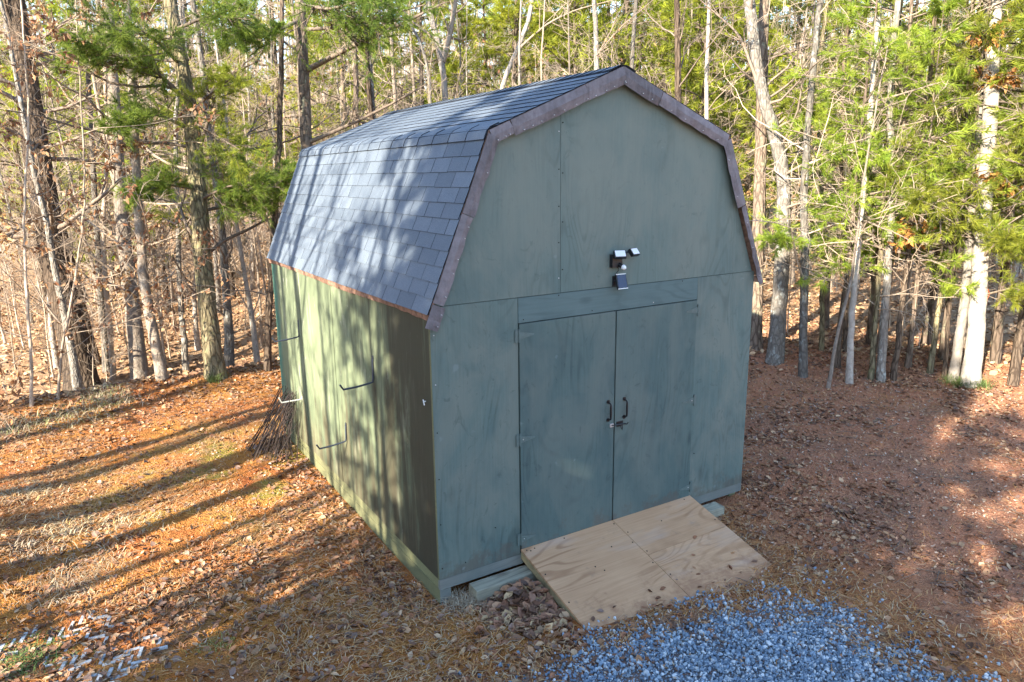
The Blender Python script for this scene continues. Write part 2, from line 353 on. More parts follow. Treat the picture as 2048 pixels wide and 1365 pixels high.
def mk_leaf(name, trans=0.35, rough=0.7):
    M = Mat(name, rough, 0.2)
    at = M.n('Attribute', None, attribute_name='col').outputs['Color']
    oi = M.n('ObjectInfo').outputs['Random']
    c = M.n('HueSaturation', {'Color': at, 'Hue': M.math('ADD', M.math('MULTIPLY', oi, 0.03), 0.485), 'Value': M.math('ADD', M.math('MULTIPLY', oi, 0.35), 0.82)}).outputs[0]
    M.color(c)
    if trans:
        tr = M.n('BsdfTranslucent', {'Color': c}); mx = M.n('MixShader', {0: trans, 1: M.b.outputs[0], 2: tr.outputs[0]})
        M.t.links.new(mx.outputs[0], M.t.nodes['Material Output'].inputs['Surface'])
    return M.m
M_NEEDLE = mk_leaf('pine_needles', 0.5, 0.55)
M_DLEAF = mk_leaf('dead_leaves', 0.3, 0.75)
M_LITTER = mk_leaf('litter_pieces', 0.0, 0.8)

def mk_ground():
    M = Mat('forest_ground', 0.95, 0.1)
    pos = M.n('NewGeometry').outputs['Position']; g = M.n('SeparateXYZ', {0: pos})
    def n(s, d=6, r=0.65, dist=0.0, sc=(1, 1, 1)):
        return M.noise(M.n('Mapping', {'Vector': pos, 'Scale': sc}).outputs[0], s, d, r, dist)
    big = n(0.9, 5); mid = n(3.5, 6, 0.7); fine = n(26, 6, 0.75); straw = n(14, 5, 0.7, 1.5, (1.0, 2.2, 1))
    clay = M.mix(M.ramp(mid, [(0.3, 0.0), (0.7, 1.0)]), (0.29, 0.085, 0.028), (0.50, 0.195, 0.060))
    str_ = M.mix(M.ramp(straw, [(0.35, 0.0), (0.68, 1.0)]), (0.34, 0.125, 0.030), (0.58, 0.28, 0.070))
    c = M.mix(M.ramp(big, [(0.40, 0.0), (0.58, 1.0)]), clay, str_)
    leaf = M.mix(M.ramp(fine, [(0.35, 0.0), (0.66, 1.0)]), (0.115, 0.075, 0.05), (0.34, 0.235, 0.15))
    lm = M.ramp(n(1.6, 5, 0.7), [(0.50, 0.0), (0.62, 1.0)])
    c = M.mix(M.math('MULTIPLY', lm, 0.5), c, leaf)
    # mulch and dark humus right of the shed
    right = M.n('MapRange', {0: M.math('ADD', g.outputs[0], M.math('MULTIPLY', big, 2.0)), 1: 3.2, 2: 5.0, 3: 0.0, 4: 1.0}).outputs[0]
    hum = M.mix(M.ramp(fine, [(0.36, 0.0), (0.66, 1.0)]), (0.23, 0.115, 0.08), (0.48, 0.26, 0.17))
    red = M.mix(M.ramp(fine, [(0.36, 0.0), (0.66, 1.0)]), (0.36, 0.15, 0.09), (0.56, 0.275, 0.165))
    rc = M.mix(M.ramp(n(0.8, 5, 0.65), [(0.42, 0.0), (0.56, 1.0)]), hum, red)
    c = M.mix(M.math('MULTIPLY', right, 0.85), c, rc)
    # moss beside the shed
    mo = M.math('MULTIPLY', M.n('MapRange', {0: M.n('VectorMath', {0: pos, 1: (-0.8, 4.0, -0.2)}, operation='DISTANCE').outputs['Value'], 1: 2.4, 2: 0.9, 3: 0.0, 4: 1.0}).outputs[0], M.ramp(n(1.7, 5, 0.6), [(0.47, 0.0), (0.60, 1.0)]))
    c = M.mix(M.math('MULTIPLY', mo, 0.85), c, (0.26, 0.235, 0.05))
    # deep leaf litter in the wood
    far = M.n('MapRange', {0: M.n('VectorMath', {0: pos, 1: (2.0, 1.0, 0)}, operation='DISTANCE').outputs['Value'], 1: 8.0, 2: 12.0, 3: 0.0, 4: 1.0}).outputs[0]
    lt = M.mix(M.ramp(n(5, 8, 0.8), [(0.35, 0.0), (0.65, 1.0)]), (0.24, 0.145, 0.08), (0.52, 0.35, 0.21))
    c = M.mix(M.math('MULTIPLY', far, 0.9), c, lt)
    du = M.n('Attribute', None, attribute_name='dust').outputs['Fac']
    c = M.mix(M.math('MULTIPLY', du, 0.9), c, M.mix(M.ramp(fine, [(0.35, 0.0), (0.65, 1.0)]), (0.10, 0.115, 0.135), (0.27, 0.29, 0.31)))
    M.color(c)
    vf = M.n('TexVoronoi', {'Vector': pos, 'Scale': 55.0}).outputs['Distance']
    M.bump(M.math('ADD', M.math('ADD', fine, M.math('MULTIPLY', mid, 2.0)), M.math('MULTIPLY', vf, 0.8)), 0.9, 0.035)
    return M.m
M_GROUND = mk_ground()
def mk_gravel():
    M = Mat('blue_grey_gravel', 0.8, 0.3); at = M.n('Attribute', None, attribute_name='col').outputs['Color']
    M.color(M.mix(M.math('MULTIPLY', M.noise(M.coord(), 90, 3), 0.4), at, (0.12, 0.15, 0.19))); return M.m
M_GRAVEL = mk_gravel()

# ------------------------------------------------------------------ ground sheet
def axis(lo, hi, step, far, n):
    core = np.arange(lo, hi+1e-6, step); g = np.geomspace(step*1.5, far, n)
    return np.concatenate([lo-g[::-1], core, hi+g])
gx = axis(-4.6, 11.5, 0.075, 600, 46); gy = axis(-4.0, 10.0, 0.075, 600, 46)
GX, GY = np.meshgrid(gx, gy, indexing='ij'); GZ = gh(GX, GY)
mb = MB(); nx, ny = GX.shape
idx = np.arange(nx*ny).reshape(nx, ny)
mb.add(np.stack([GX, GY, GZ], -1).reshape(-1, 3), np.stack([idx[:-1, :-1], idx[1:, :-1], idx[1:, 1:], idx[:-1, 1:]], -1).reshape(-1, 4))
ground = mb.build('ground', M_GROUND, smooth=True)
at_ = ground.data.attributes.new('dust', 'FLOAT', 'POINT'); at_.data.foreach_set('value', np.clip(gravel_mask(GX, GY)*1.3+0.15, 0, 1).astype(np.float32).ravel()); ground['kind'] = 'structure'; ground['label'] = 'red clay and leaf covered ground around the shed'

# ------------------------------------------------------------------ shed
WD, LN = 3.66, 4.85; HE, HB, IB, HR = 2.284, 3.644, 0.5245, 4.181; OV, DP = 0.031, 0.061
ZS, D0, D1, D2, ZT, ZR = 2.321, 0.805, 1.845, 2.863, 2.102, 0.047
shed = thing('storage_shed', (0, 0, -0.21), 'large green plywood storage shed with gambrel shingle roof and double doors', 'shed')
def sp(name, mb, mats, parent=None, smooth=False, label=None, kind=None, color=False):
    o = mb.build(name, mats, None, smooth, color=color)
    if parent is None:
        o.parent = shed; o.matrix_parent_inverse = Matrix.Translation((0, 0, 0.21))
    else:
        o.parent = parent
    if label: o['label'] = label
    if kind: o['kind'] = kind
    return o
G = 0.0025
# gable outline a little inside the roof planes
def roof_in(off):
    # points: left eave, left break, ridge, right break, right eave of the roof underside moved in by off
    return [(-OV+off*1.0, HE-0.02), (IB+off*0.92, HB-off*0.45), (WD/2, HR-off*1.05), (WD-IB-off*0.92, HB-off*0.45), (WD+OV-off, HE-0.02)]
pl_, pb_, pr_, pb2_, pe2_ = roof_in(0.045)
def edge_x(z):         # left roof underside x at height z
    (x0, z0), (x1, z1) = pl_, pb_
    return x0+(x1-x0)*(z-z0)/(z1-z0)
fr = MB()
fr.prism_y([(0.016, -0.09), (WD-0.016, -0.09), (WD-0.016, ZS), (WD-edge_x(ZS)-0.01, ZS), (pb2_[0]-0.01, pb2_[1]-0.01), (WD/2, pr_[1]-0.01), (pb_[0]+0.01, pb_[1]-0.01), (edge_x(ZS)+0.01, ZS), (0.016, ZS)], 0.016, LN-0.016)
sp('wall_framing', fr, M_DARK)
def panel(pts, y0, y1, mat, name='wall_panel', label=None):
    m = MB(); m.prism_y(pts, y0, y1); return sp(name, m, mat, label=label)
xe = max(edge_x(ZS+G), 0.0)
XS = 1.235
zs_x = lambda x: pb_[1]+(pr_[1]-pb_[1])*(x-pb_[0])/(pr_[0]-pb_[0])
panel([(0, 0), (D0-G, 0), (D0-G, ZS-G), (0, ZS-G)], 0.0, 0.012, M_FRONT)
panel([(D2+0.004, 0), (WD, 0), (WD, ZS-G), (D2+0.004, ZS-G)], 0.001, 0.012, M_FRONT)
panel([(xe, ZS+G), (XS-G, ZS+G), (XS-G, zs_x(XS)), pb_], -0.001, 0.012, M_FRONT)
panel([(XS+G, ZS+G), (WD-xe, ZS+G), pb2_, pr_, (XS+G, zs_x(XS+G))], 0.0005, 0.012, M_FRONT)
panel([(D0+G, ZT+0.004), (D2-G, ZT+0.004), (D2-G, ZS-G), (D0+G, ZS-G)], -0.003, 0.012, M_HEAD, 'door_header', 'smoother blue-green board above the doors')
for i in range(4):
    y0 = 0.0135+i*1.2125; y1 = y0+1.2125-3*G if i < 3 else LN-0.0
    m = MB(); off = [0.0, 0.004, -0.001, -0.005][i]
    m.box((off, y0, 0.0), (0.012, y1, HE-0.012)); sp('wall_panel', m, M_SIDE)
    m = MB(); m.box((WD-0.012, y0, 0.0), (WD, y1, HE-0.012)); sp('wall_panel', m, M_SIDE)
panel([(0.013, 0), (WD-0.013, 0), (WD-0.013, ZS), (WD-edge_x(ZS), ZS), pb2_, pr_, pb_, (edge_x(ZS), ZS), (0.013, ZS)], LN-0.012, LN-0.0005, M_SIDE)
m = MB(); m.box((0.003, -0.002, -0.095), (D0+0.05, 0.03, -G)); m.box((D0+0.05, 0.004, -0.095), (WD, 0.03, -G)); sp('rim_board', m, M_RIM)
m = MB(); m.box((0.0015, -0.0045, -0.27), (0.102, -0.0005, -0.0975)); sp('skid_end_plate', m, M_RIM)
m = MB(); m.box((0.004, 0.03, -0.095), (0.05, LN, -G)); sp('rim_board', m, M_SKID)
m = MB(); m.box((WD-0.05, 0.031, -0.095), (WD-0.004, LN, -G)); sp('rim_board', m, M_SKID)
for x in (0.0, 1.2, 2.4, WD-0.10):
    m = MB(); m.box((x+0.002, 0.0 if x < 0.1 else 0.08, -0.27), (x+0.10, LN, -0.098)); sp('skid', m, M_SKID)
# corner trim strip between front and side
m = MB(); m.box((-0.004, -0.003, 0.003), (0.0, 0.018, HE-0.07)); sp('corner_trim', m, M_SKID)

def door(x0, x1, hinge_x, sgn):
    m = MB(); m.box((x0, -0.006, ZR+0.006), (x1, 0.022, ZT-0.004)); d = sp('door', m, M_DOOR)
    for z in (2.0, 1.083, 0.15):
        h = MB()
        y = -0.006
        h.box((hinge_x-sgn*0.036 if sgn > 0 else hinge_x+0.003, -0.005, z-0.055), (hinge_x-0.003 if sgn > 0 else hinge_x+0.036, -0.001, z+0.055))
        tri = [(hinge_x+sgn*0.006, z-0.030), (hinge_x+sgn*0.15, z-0.006), (hinge_x+sgn*0.15, z+0.006), (hinge_x+sgn*0.006, z+0.030)]
        if sgn < 0: tri = tri[::-1]
        h.prism_y(tri, y-0.004, y-0.0005)
        h.tube([(hinge_x, -0.009, z-0.058), (hinge_x, -0.009, z+0.058)], 0.006, 8)
        o = h.build('hinge', M_HINGE); o.parent = d
        for k in range(2):
            s = MB(); s.tube([(hinge_x+sgn*(0.03+0.06*k), y-0.004, z), (hinge_x+sgn*(0.03+0.06*k), y-0.007, z)], 0.005, 6)
            o2 = s.build('screw', M_ZINC if (k == 0 and z < 1.9) else M_HINGE); o2.parent = d
    return d
dl = door(D0+0.006, D1-0.009, D0, 1); dr = door(D1+0.006, D2-0.012, D2, -1)
def handle(d, x, zc):
    h = MB(); t = np.linspace(0, 1, 17); z = zc+0.085*np.cos(math.pi*t)
    y = -0.008-0.042*np.clip(np.sin(math.pi*t)*1.7, 0, 1)
    h.tube(np.stack([np.full(17, x), y, z], 1), 0.0085-0.002*np.cos(2*math.pi*t), 8)
    for s in (1, -1):
        h.tube([(x, -0.0065, zc+s*0.088), (x, -0.013, zc+s*0.088)], 0.019, 10)
    o = h.build('handle', M_BLACK, smooth=False); o.parent = d
handle(dl, 1.766, 1.17); handle(dr, 1.957, 1.167)
h = MB(); h.box((1.868, -0.011, 0.995), (1.945, -0.0065, 1.045)); h.tube([(1.80, -0.018, 1.024), (1.97, -0.018, 1.012)], 0.007, 8)
h.tube([(1.955, -0.018, 1.013), (1.965, -0.045, 1.015), (1.975, -0.05, 1.035)], 0.005, 6); h.tube([(1.905, -0.018, 1.02), (1.91, -0.03, 0.985), (1.918, -0.03, 0.965), (1.926, -0.03, 0.985), (1.92, -0.018, 1.02)], 0.004, 6)
o = h.build('slide_bolt', M_BLACK); o.parent = dr
dl.location.y -= 0.007; dr.location.y -= 0.0085
h = MB(); h.box((1.785, -0.022, 1.008), (1.825, -0.0065, 1.040)); o = h.build('bolt_keeper', M_ZINC); o.parent = dl

# roof ------------------------------------------------------------
dk = MB()
o_l = [(-OV, HE), (IB, HB), (WD/2, HR), (WD-IB, HB), (WD+OV, HE)]
TH = 0.022
def inner(t):
    a1 = np.array([IB+OV, HB-HE]); a1 = a1/np.hypot(*a1); a2 = np.array([WD/2-IB, HR-HB]); a2 = a2/np.hypot(*a2)
    n1 = np.array([a1[1], -a1[0]]); n2 = np.array([a2[1], -a2[0]])
    mid = (n1+n2)/(1+n1@n2)
    e = np.array(o_l[0])+n1*t; b = np.array(o_l[1])+mid*t; r = np.array([WD/2, HR-t/n2[1]*-1 if False else HR-t/abs(n2[1])])
    return [tuple(e), tuple(b), tuple(r), (WD-b[0], b[1]), (WD-e[0], e[1])]
o_i = inner(TH)
b0 = dk.n
P = o_l+o_i[::-1]
v = [(p[0], -DP+0.006, p[1]) for p in P]+[(p[0], LN+DP, p[1]) for p in P]
nP = len(P); dk.add(v, [(i, (i+1) % nP, (i+1) % nP+nP, i+nP) for i in range(nP)])
for i in range(4):
    j0, j1, k1, k0 = i, i+1, nP-2-i, nP-1-i
    dk.add([v[j] for j in (k0, k1, j1, j0)], [(0, 1, 2, 3)]); dk.add([v[j+nP] for j in (j0, j1, k1, k0)], [(0, 1, 2, 3)])
dk.M[4][0] = np.array([1]*4+[0]*(nP-4)); roof = sp('roof', dk, [M_FASCIA, M_FELT], label='gambrel roof deck covered in blue-grey asphalt shingles')
def rsub(name, mb, mats, **k):
    o = mb.build(name, mats, None, k.get('smooth', False), color=k.get('color', False)); o.parent = roof
    if 'kind' in k: o['kind'] = k['kind']
    return o
EXP = 0.1275; TAB = 0.305
def tab_mesh(w, name, lift=0.011):
    m = MB(); h = EXP+0.035
    # local: x along the course, y up the slope, z out of the roof; lower edge lifted
    v = [(0.0, 0, 0.001), (w, 0, 0.001), (w, h, 0.0005), (0, h, 0.0005), (0.0, 0, lift), (w, 0, lift), (w, h, 0.003), (0, h, 0.003)]
    m.add(v, [(0, 3, 2, 1), (4, 5, 6, 7), (2, 3, 7, 6)]); m.add(v, [(0, 1, 5, 4), (1, 2, 6, 5), (3, 0, 4, 7)], mat=1)
    o = m.build(name, [M_SHING, M_SEDGE]); me = o.data; bpy.data.objects.remove(o); return me
tabs = {}
def slope_frame(p0, p1, left=True):
    a = np.array([p1[0]-p0[0], 0, p1[1]-p0[1]]); L = np.linalg.norm(a); up = a/L
    along = np.array([0, -1.0, 0]) if left else np.array([0, 1.0, 0]); nrm = np.cross(along, up)
    return np.array([p0[0], 0, p0[1]]), up, along, nrm, L
def shingle_slope(p0, p1, left, budget, start_off=0.0):
    O, up, al, nr, L = slope_frame(p0, p1, left)
    y_front, y_back = -DP-0.004, LN+DP+0.004
    rest = MB(); used = 0; nrow = int(math.ceil((L-0.01)/EXP)); todo = []
    for r in range(nrow):
        off = (r % 2)*TAB/2+start_off+random.uniform(-0.008, 0.008)
        e = 0.0 - off
        while e < (y_back-y_front):
            a0 = max(e, 0)+0.003; a1 = min(e+TAB, y_back-y_front)-0.003
            if a1-a0 > 0.02: todo.append((r, a0, a1))
            e += TAB
    todo.sort(key=lambda q: q[1])
    for (r, a0, a1) in todo:
        w = round((a1-a0)/0.01)*0.01 if a1-a0 < TAB-0.0065 else TAB-0.006
        # place: distance a measured from the front edge backwards (left slope) so x axis must run from back to front
        yb = y_front+a1 if left else y_front+a0
        h = r*EXP-0.012+random.uniform(-0.0025, 0.0025)
        pos = O+up*h+np.array([0, yb, 0])+nr*(0.0015+random.uniform(0, 0.001))
        hh = EXP+0.035
        if h+hh > L+0.005: hh = None
        if used < budget:
            key = round(w, 3)
            if key not in tabs: tabs[key] = tab_mesh(w, 'shingle')
            o = bpy.data.objects.new('shingle', tabs[key]); COL.objects.link(o); o.parent = roof
            sy = 1.0 if hh else max(0.25, (L+0.004-h)/(EXP+0.035))
            lift = random.uniform(-0.2, 0.5)
            o.matrix_basis = Matrix(((al[0], up[0]*sy, nr[0], pos[0]), (al[1], up[1]*sy, nr[1], pos[1]), (al[2], up[2]*sy, nr[2], pos[2]), (0, 0, 0, 1)))
            used += 1
        else:
            h1 = hh or (L+0.004-h)
            v = [(0, 0, .001), (w, 0, .001), (w, h1, .0005), (0, h1, .0005), (0, 0, .009), (w, 0, .009), (w, h1, .003), (0, h1, .003)]
            v = [pos+al*q[0]+up*q[1]+nr*q[2] for q in v]
            rest.add(v, [(0, 3, 2, 1), (4, 5, 6, 7), (2, 3, 7, 6)]); rest.add(v, [(0, 1, 5, 4), (1, 2, 6, 5), (3, 0, 4, 7)], mat=1)
    if rest.n: rsub('shingle_field', rest, [M_SHING, M_SEDGE], kind='stuff')
    return used
u1 = shingle_slope(o_l[0], o_l[1], True, 230)
shingle_slope(o_l[1], o_l[2], True, 300-u1, 0.1)
shingle_slope(o_l[4], o_l[3], False, 0); shingle_slope(o_l[3], o_l[2], False, 0, 0.1)
# bent cap shingles over the break and the ridge
def cap_mesh(name, a_dir, b_dir, la, lb, length):
    m = MB(); n1 = np.array([a_dir[1], -a_dir[0]])
    prof = []
    for t in (1.0, 0.6, 0.25): prof.append(np.array(a_dir)*la*t)
    for t in (0.25, 0.6, 1.0): prof.append(np.array(b_dir)*lb*t)
    prof = np.array(prof); prof[2:4] -= 0.006*0
    nrm = np.array([[0, 0]]*6, float)
    for i in range(6):
        d = prof[min(i+1, 5)]-prof[max(i-1, 0)]; d = d/np.hypot(*d); nrm[i] = (-d[1], d[0])
    lo = prof+nrm*0.010; hi = prof+nrm*0.0165
    v = [];
    for y, ex in ((0, 0.004), (length, 0.0)):
        v += [(p[0], y, p[1]) for p in lo+nrm*ex]+[(p[0], y, p[1]) for p in hi+nrm*ex]
    q = []
    for i in range(5):
        q += [(6+i, 7+i, 19+i, 18+i), (i, 12+i, 13+i, i+1), (i, i+1, i+7, i+6), (12+i, 18+i, 19+i, 13+i)]
    q += [(0, 6, 18, 12), (5, 17, 23, 11)]
    m.add(v, q[0::4]+q[1::4] if False else [f for i, f in enumerate(q[:-2]) if i % 4 != 2]); m.add(v, [q[4*i+2] for i in range(5)]+q[-2:], mat=1); o = m.build(name, [M_SHING, M_SEDGE]); me = o.data; bpy.data.objects.remove(o); return me
d1 = np.array([-(IB+OV), -(HB-HE)]); d1 = d1/np.hypot(*d1); d2 = np.array([WD/2-IB, HR-HB]); d2 = d2/np.hypot(*d2)
cm = cap_mesh('hip_cap', d1, d2, 0.085, 0.10, TAB-0.004)
y = -DP-0.006
while y < LN+DP-0.02:
    o = link('hip_cap', cm, roof); o.location = (IB, y, HB+0.004); o.scale = (1, min(1, (LN+DP+0.006-y)/TAB), 1); o.rotation_euler = (random.uniform(-.006, .006), 0, 0); y += TAB
d3 = np.array([-d2[0], -d2[1]]); d4 = np.array([d2[0], -d2[1]])
cm = cap_mesh('ridge_cap', d3, d4, 0.14, 0.14, 0.20)
y = -DP-0.006
while y < LN+DP-0.10:
    o = link('ridge_cap', cm, roof); o.location = (WD/2, y, HR+0.003); o.rotation_euler = (-0.028, 0, random.uniform(-0.015, 0.015)); y += 0.142
# rake edge board and drip edge fascia with ragged lower edge
for (a, b, s) in ((-OV-0.004, 0.0, 1),):
    m = MB(); n = 60; ys = np.linspace(-DP+0.008, LN+DP, n)
    lowz = HE-0.062+0.008*np.sin(ys*2.1)+0.010*(rng.random(n)-0.5)
    top = HE-0.012
    v = np.concatenate([np.stack([np.full(n, -OV+0.004), ys, np.full(n, top)], 1), np.stack([np.full(n, -OV+0.010+0.006*np.sin(ys*3)), ys, lowz], 1),
                        np.stack([np.full(n, -0.001), ys, np.full(n, top)], 1), np.stack([np.full(n, -0.001), ys, lowz+0.001], 1)])
    i = np.arange(n-1)
    m.add(v, np.concatenate([np.stack([i, i+1, n+i+1, n+i], 1), np.stack([n+i, n+i+1, 3*n+i+1, 3*n+i], 1), np.stack([i+1, i, 2*n+i, 2*n+i+1], 1)]))
    m.add(v[[0, n, 3*n, 2*n]], [(0, 1, 2, 3)]); rsub('eave_fascia', m, M_FASCIA)
m = MB(); m.box((WD+0.001, -DP+0.008, HE-0.075), (WD+OV+0.002, LN+DP, HE-0.014)); rsub('eave_fascia', m, M_FASCIA)
# purple flashing strips on the front rake
def strip(pa, pb, w, wob=0.008, endskew=0.0, yo=0.0, nail=0, side=1, label=None):
    """strip along the outer rake edge from pa to pb (x,z), hanging w inwards"""
    pa = np.array(pa); pb = np.array(pb); d = pb-pa; L = np.hypot(*d); d /= L; nn = np.array([d[1], -d[0]])*side
    n = max(6, int(L/0.05)); t = np.linspace(0, L, n)
    out = pa+d*t[:, None]
    wid = w+wob*(rng.random(n)-0.5)*1.4+0.003*np.sin(t*9+rng.random()*6)
    inn = out+nn*wid[:, None]; inn[-1] += d*endskew; inn[0] += d*endskew*0.5
    y0 = -DP-0.006-yo
    ybow = -0.004-0.008*rng.random(n)
    mid = (out+inn)/2
    v = np.concatenate([np.stack([out[:, 0], np.full(n, y0+0.0), out[:, 1]], 1), np.stack([mid[:, 0], y0-0.003+0.005*np.sin(t*7+1)+ybow*0.6, mid[:, 1]], 1), np.stack([inn[:, 0], y0+0.012+ybow, inn[:, 1]], 1)])
    vb = v.copy(); vb[:, 1] += 0.003
    a = np.concatenate([v, vb]); i = np.arange(n-1)
    q = []
    for r in range(2):
        f = np.stack([r*n+i, r*n+i+1, (r+1)*n+i+1, (r+1)*n+i], 1)
        q.append(f if side < 0 else f[:, ::-1]); g2 = f+3*n; q.append(g2[:, ::-1] if side < 0 else g2)
    for r in (0, 2):
        q.append(np.stack([r*n+i, 3*n+r*n+i, 3*n+r*n+i+1, r*n+i+1], 1))
    q.append(np.array([[0, n, 4*n, 3*n], [n, 2*n, 5*n, 4*n], [n-1, 3*n+n-1, 4*n+n-1, n+n-1], [n+n-1, 4*n+n-1, 5*n+n-1, 2*n+n-1]]))
    fq = np.concatenate(q); m = MB(); m.add(a, fq[:-4-2*(n-1)]); m.add(a, fq[-4-2*(n-1):], mat=1); o = rsub('rake_flashing', m, [M_FLASH, M_DARK], smooth=False)
    for k in range(nail):
        tt = L*(k+0.6+0.25*random.uniform(-1, 1))/nail; p = pa+d*tt+nn*(w-0.018)
        s = MB(); s.tube([(p[0], y0+0.004, p[1]), (p[0], y0-0.012, p[1])], 0.0036, 7); rsub('nail_head', s, M_NAIL)
def lerp(a, b, t): return (a[0]+(b[0]-a[0])*t, a[1]+(b[1]-a[1])*t)
E0, B0, RI, B1, E1 = o_l
strip(lerp(E0, B0, -0.075), lerp(E0, B0, 0.055), 0.115, 0.004, 0, 0.003, 2)
strip(lerp(E0, B0, 0.062), lerp(E0, B0, 0.548), 0.104, 0.008, 0.0, 0.000, 5)
strip(lerp(E0, B0, 0.552), lerp(E0, B0, 0.985), 0.112, 0.012, 0.0, 0.004, 1)
strip(lerp(B0, RI, 0.0), lerp(B0, RI, 0.137), 0.112, 0.006, 0.02, 0.003, 3)
strip(lerp(B0, RI, 0.144), lerp(B0, RI, 0.690), 0.128, 0.006, 0.0, 0.006, 7)
strip(lerp(B0, RI, 0.696), lerp(B0, RI, 0.996), 0.134, 0.005, -0.02, 0.001, 4)
strip(lerp(B1, RI, 0.998), lerp(B1, RI, 0.664), 0.132, 0.005, 0.0, 0.004, 3)
strip(lerp(B1, RI, 0.657), lerp(B1, RI, 0.01), 0.122, 0.006, 0.0, 0.000, 4)
strip(lerp(E1, B1, 0.98), lerp(E1, B1, 0.53), 0.112, 0.006, 0.0, 0.003, 2)
strip(lerp(E1, B1, 0.522), lerp(E1, B1, -0.06), 0.055, 0.012, 0.0, -0.001, 3)
# nail heads on the front panels
for (x, z) in [(XS-0.02, z) for z in np.arange(2.45, 3.7, 0.3)]+[(XS+0.02, z+0.07) for z in np.arange(2.45, 3.7, 0.4)]+[(D0+0.05+0.36*k, ZT+0.03+0.17*(k % 2)) for k in range(6)]+[(0.03, z) for z in np.arange(0.1, 2.2, 0.4)]+[(0.25, 0.09), (0.55, 0.33), (D2+0.05, 0.5)]:
    s = MB(); s.tube([(x, 0.001, z), (x, -0.006, z)], 0.005, 6); o = sp('nail_head', s, M_DARK if random.random() < 0.8 else M_NAIL)
# side wall hooks
def hook(y, z, strap, mat, L=0.30, dz=-0.02, dy=0.0, tip=0.05):
    m = MB(); m.tube([(-0.004, y, z+strap), (-0.008, y, z+0.04), (-0.014, y, z+0.008), (-0.04, y+dy*0.1, z), (-L*0.6, y+dy*0.6, z+dz*0.8), (-L, y+dy, z+dz), (-L-0.03, y+dy, z+dz+tip)], [0.009]*4+[0.010, 0.010, 0.009], 8)
    m.box((-0.006, y-0.014, z+strap-0.03), (-0.0005, y+0.014, z+strap+0.02)); sp('wall_hook', m, mat, smooth=False)
hook(3.75, 1.41, 0.21, M_HOOK); hook(1.28, 1.42, 0.24, M_HOOK); hook(2.20, 0.545, 0.19, M_HOOK); hook(3.85, 0.59, 0.02, M_HOOK_LIT, 0.26, 0.0, 0.0, 0.07)
m = MB(); p = spix(852, 806); m.tube([(-0.002, p[1], p[2]+0.012), (-0.02, p[1], p[2]+0.014)], 0.005, 8); m.tube([(-0.02, p[1]-0.012, p[2]-0.015), (-0.02, p[1]+0.010, p[2]+0.028)], 0.0045, 6); sp('wall_cleat', m, M_PVC)

# ------------------------------------------------------------------ lamp and solar panel on the gable
sl = thing('security_light', (1.82, -0.002, 2.50), 'black twin-head security light with white lenses on the gable', 'light')
def lp(name, mb, mat, root, smooth=False):
    o = mb.build(name, mat, None, smooth, loc=root.location); o.parent = root; return o
m = MB(); m.box((1.765, -0.045, 2.50), (1.875, -0.0015, 2.615)); lp('base', m, M_BLKPL, sl)
def head(cx, cz, yaw, tilt, w=0.105, h=0.075):
    Rm = np.array((Matrix.Rotation(yaw, 3, 'Z') @ Matrix.Rotation(tilt, 3, 'X')))
    c = np.array([cx, -0.085, cz]); m = MB(); m.box((-w/2, -0.012, -h/2), (w/2, 0.018, h/2)); m.box((-w*0.3, 0.018, -h*0.3), (w*0.3, 0.034, h*0.3))
    V = np.concatenate(m.V)@Rm.T+c; m.V = [V]; hd = lp('lamp_head', m, M_BLKPL, sl)
    m = MB(); m.box((-w/2+0.007, -0.0165, -h/2+0.007), (w/2-0.007, -0.0125, h/2-0.007)); V = np.concatenate(m.V)@Rm.T+c; m.V = [V]; o = m.build('lens', M_LENS, loc=sl.location); o.parent = hd
    m = MB(); m.tube([(1.82+(cx-1.82)*0.4, -0.04, 2.615), (1.82+(cx-1.82)*0.7, -0.06, 2.632), tuple(c+Rm@np.array([0, 0.03, 0]))], 0.011, 8); o = m.build('arm', M_BLKPL, loc=sl.location); o.parent = hd
head(1.812, 2.618, R_(-22), R_(-40)); head(1.975, 2.628, R_(14), R_(-38), 0.10, 0.07)
m = MB(); m.tube([(1.845, -0.04, 2.525), (1.855, -0.075, 2.505)], [0.020, 0.022], 12); lp('sensor_neck', m, M_BLKPL, sl)
m = MB(); t = np.linspace(0, 1, 6); m.tube(np.array([[1.855, -0.075, 2.505]])+np.array([[0.01, -0.033, -0.014]])*t[:, None], 0.024*np.sqrt(np.clip(1-t**2, 0.02, 1)), 12); lp('motion_sensor', m, M_LENS, sl, True)
m = MB(); t = np.linspace(0, 1, 8); m.tube(np.stack([1.835+0.012*np.sin(t*5), -0.02-0.015*np.sin(t*3.1), 2.50-0.06*t], 1), 0.003, 6); lp('cable', m, M_BLKPL, sl)
pv = thing('solar_panel', (1.845, -0.002, 2.30), 'small tilted blue solar panel mounted below the security light', 'solar panel')
Rm = np.array((Matrix.Rotation(R_(-2), 3, 'Z') @ Matrix.Rotation(R_(-16), 3, 'X'))); c = np.array([1.850, -0.070, 2.375])
def sol(name, a, b, mat):
    m = MB(); m.box(a, b); V = np.concatenate(m.V)@Rm.T+c; m.V = [V]; return lp(name, m, mat, pv)
sol('frame', (-0.055, -0.006, -0.068), (0.055, 0.010, 0.068), M_BLKPL); sol('cell_sheet', (-0.047, -0.0085, -0.058), (0.047, -0.0065, 0.058), M_CELL)
sol('rim', (-0.055, -0.008, 0.061), (0.055, -0.0062, 0.068), M_PVC); sol('rim', (-0.055, -0.008, -0.068), (0.055, -0.0062, -0.061), M_PVC)
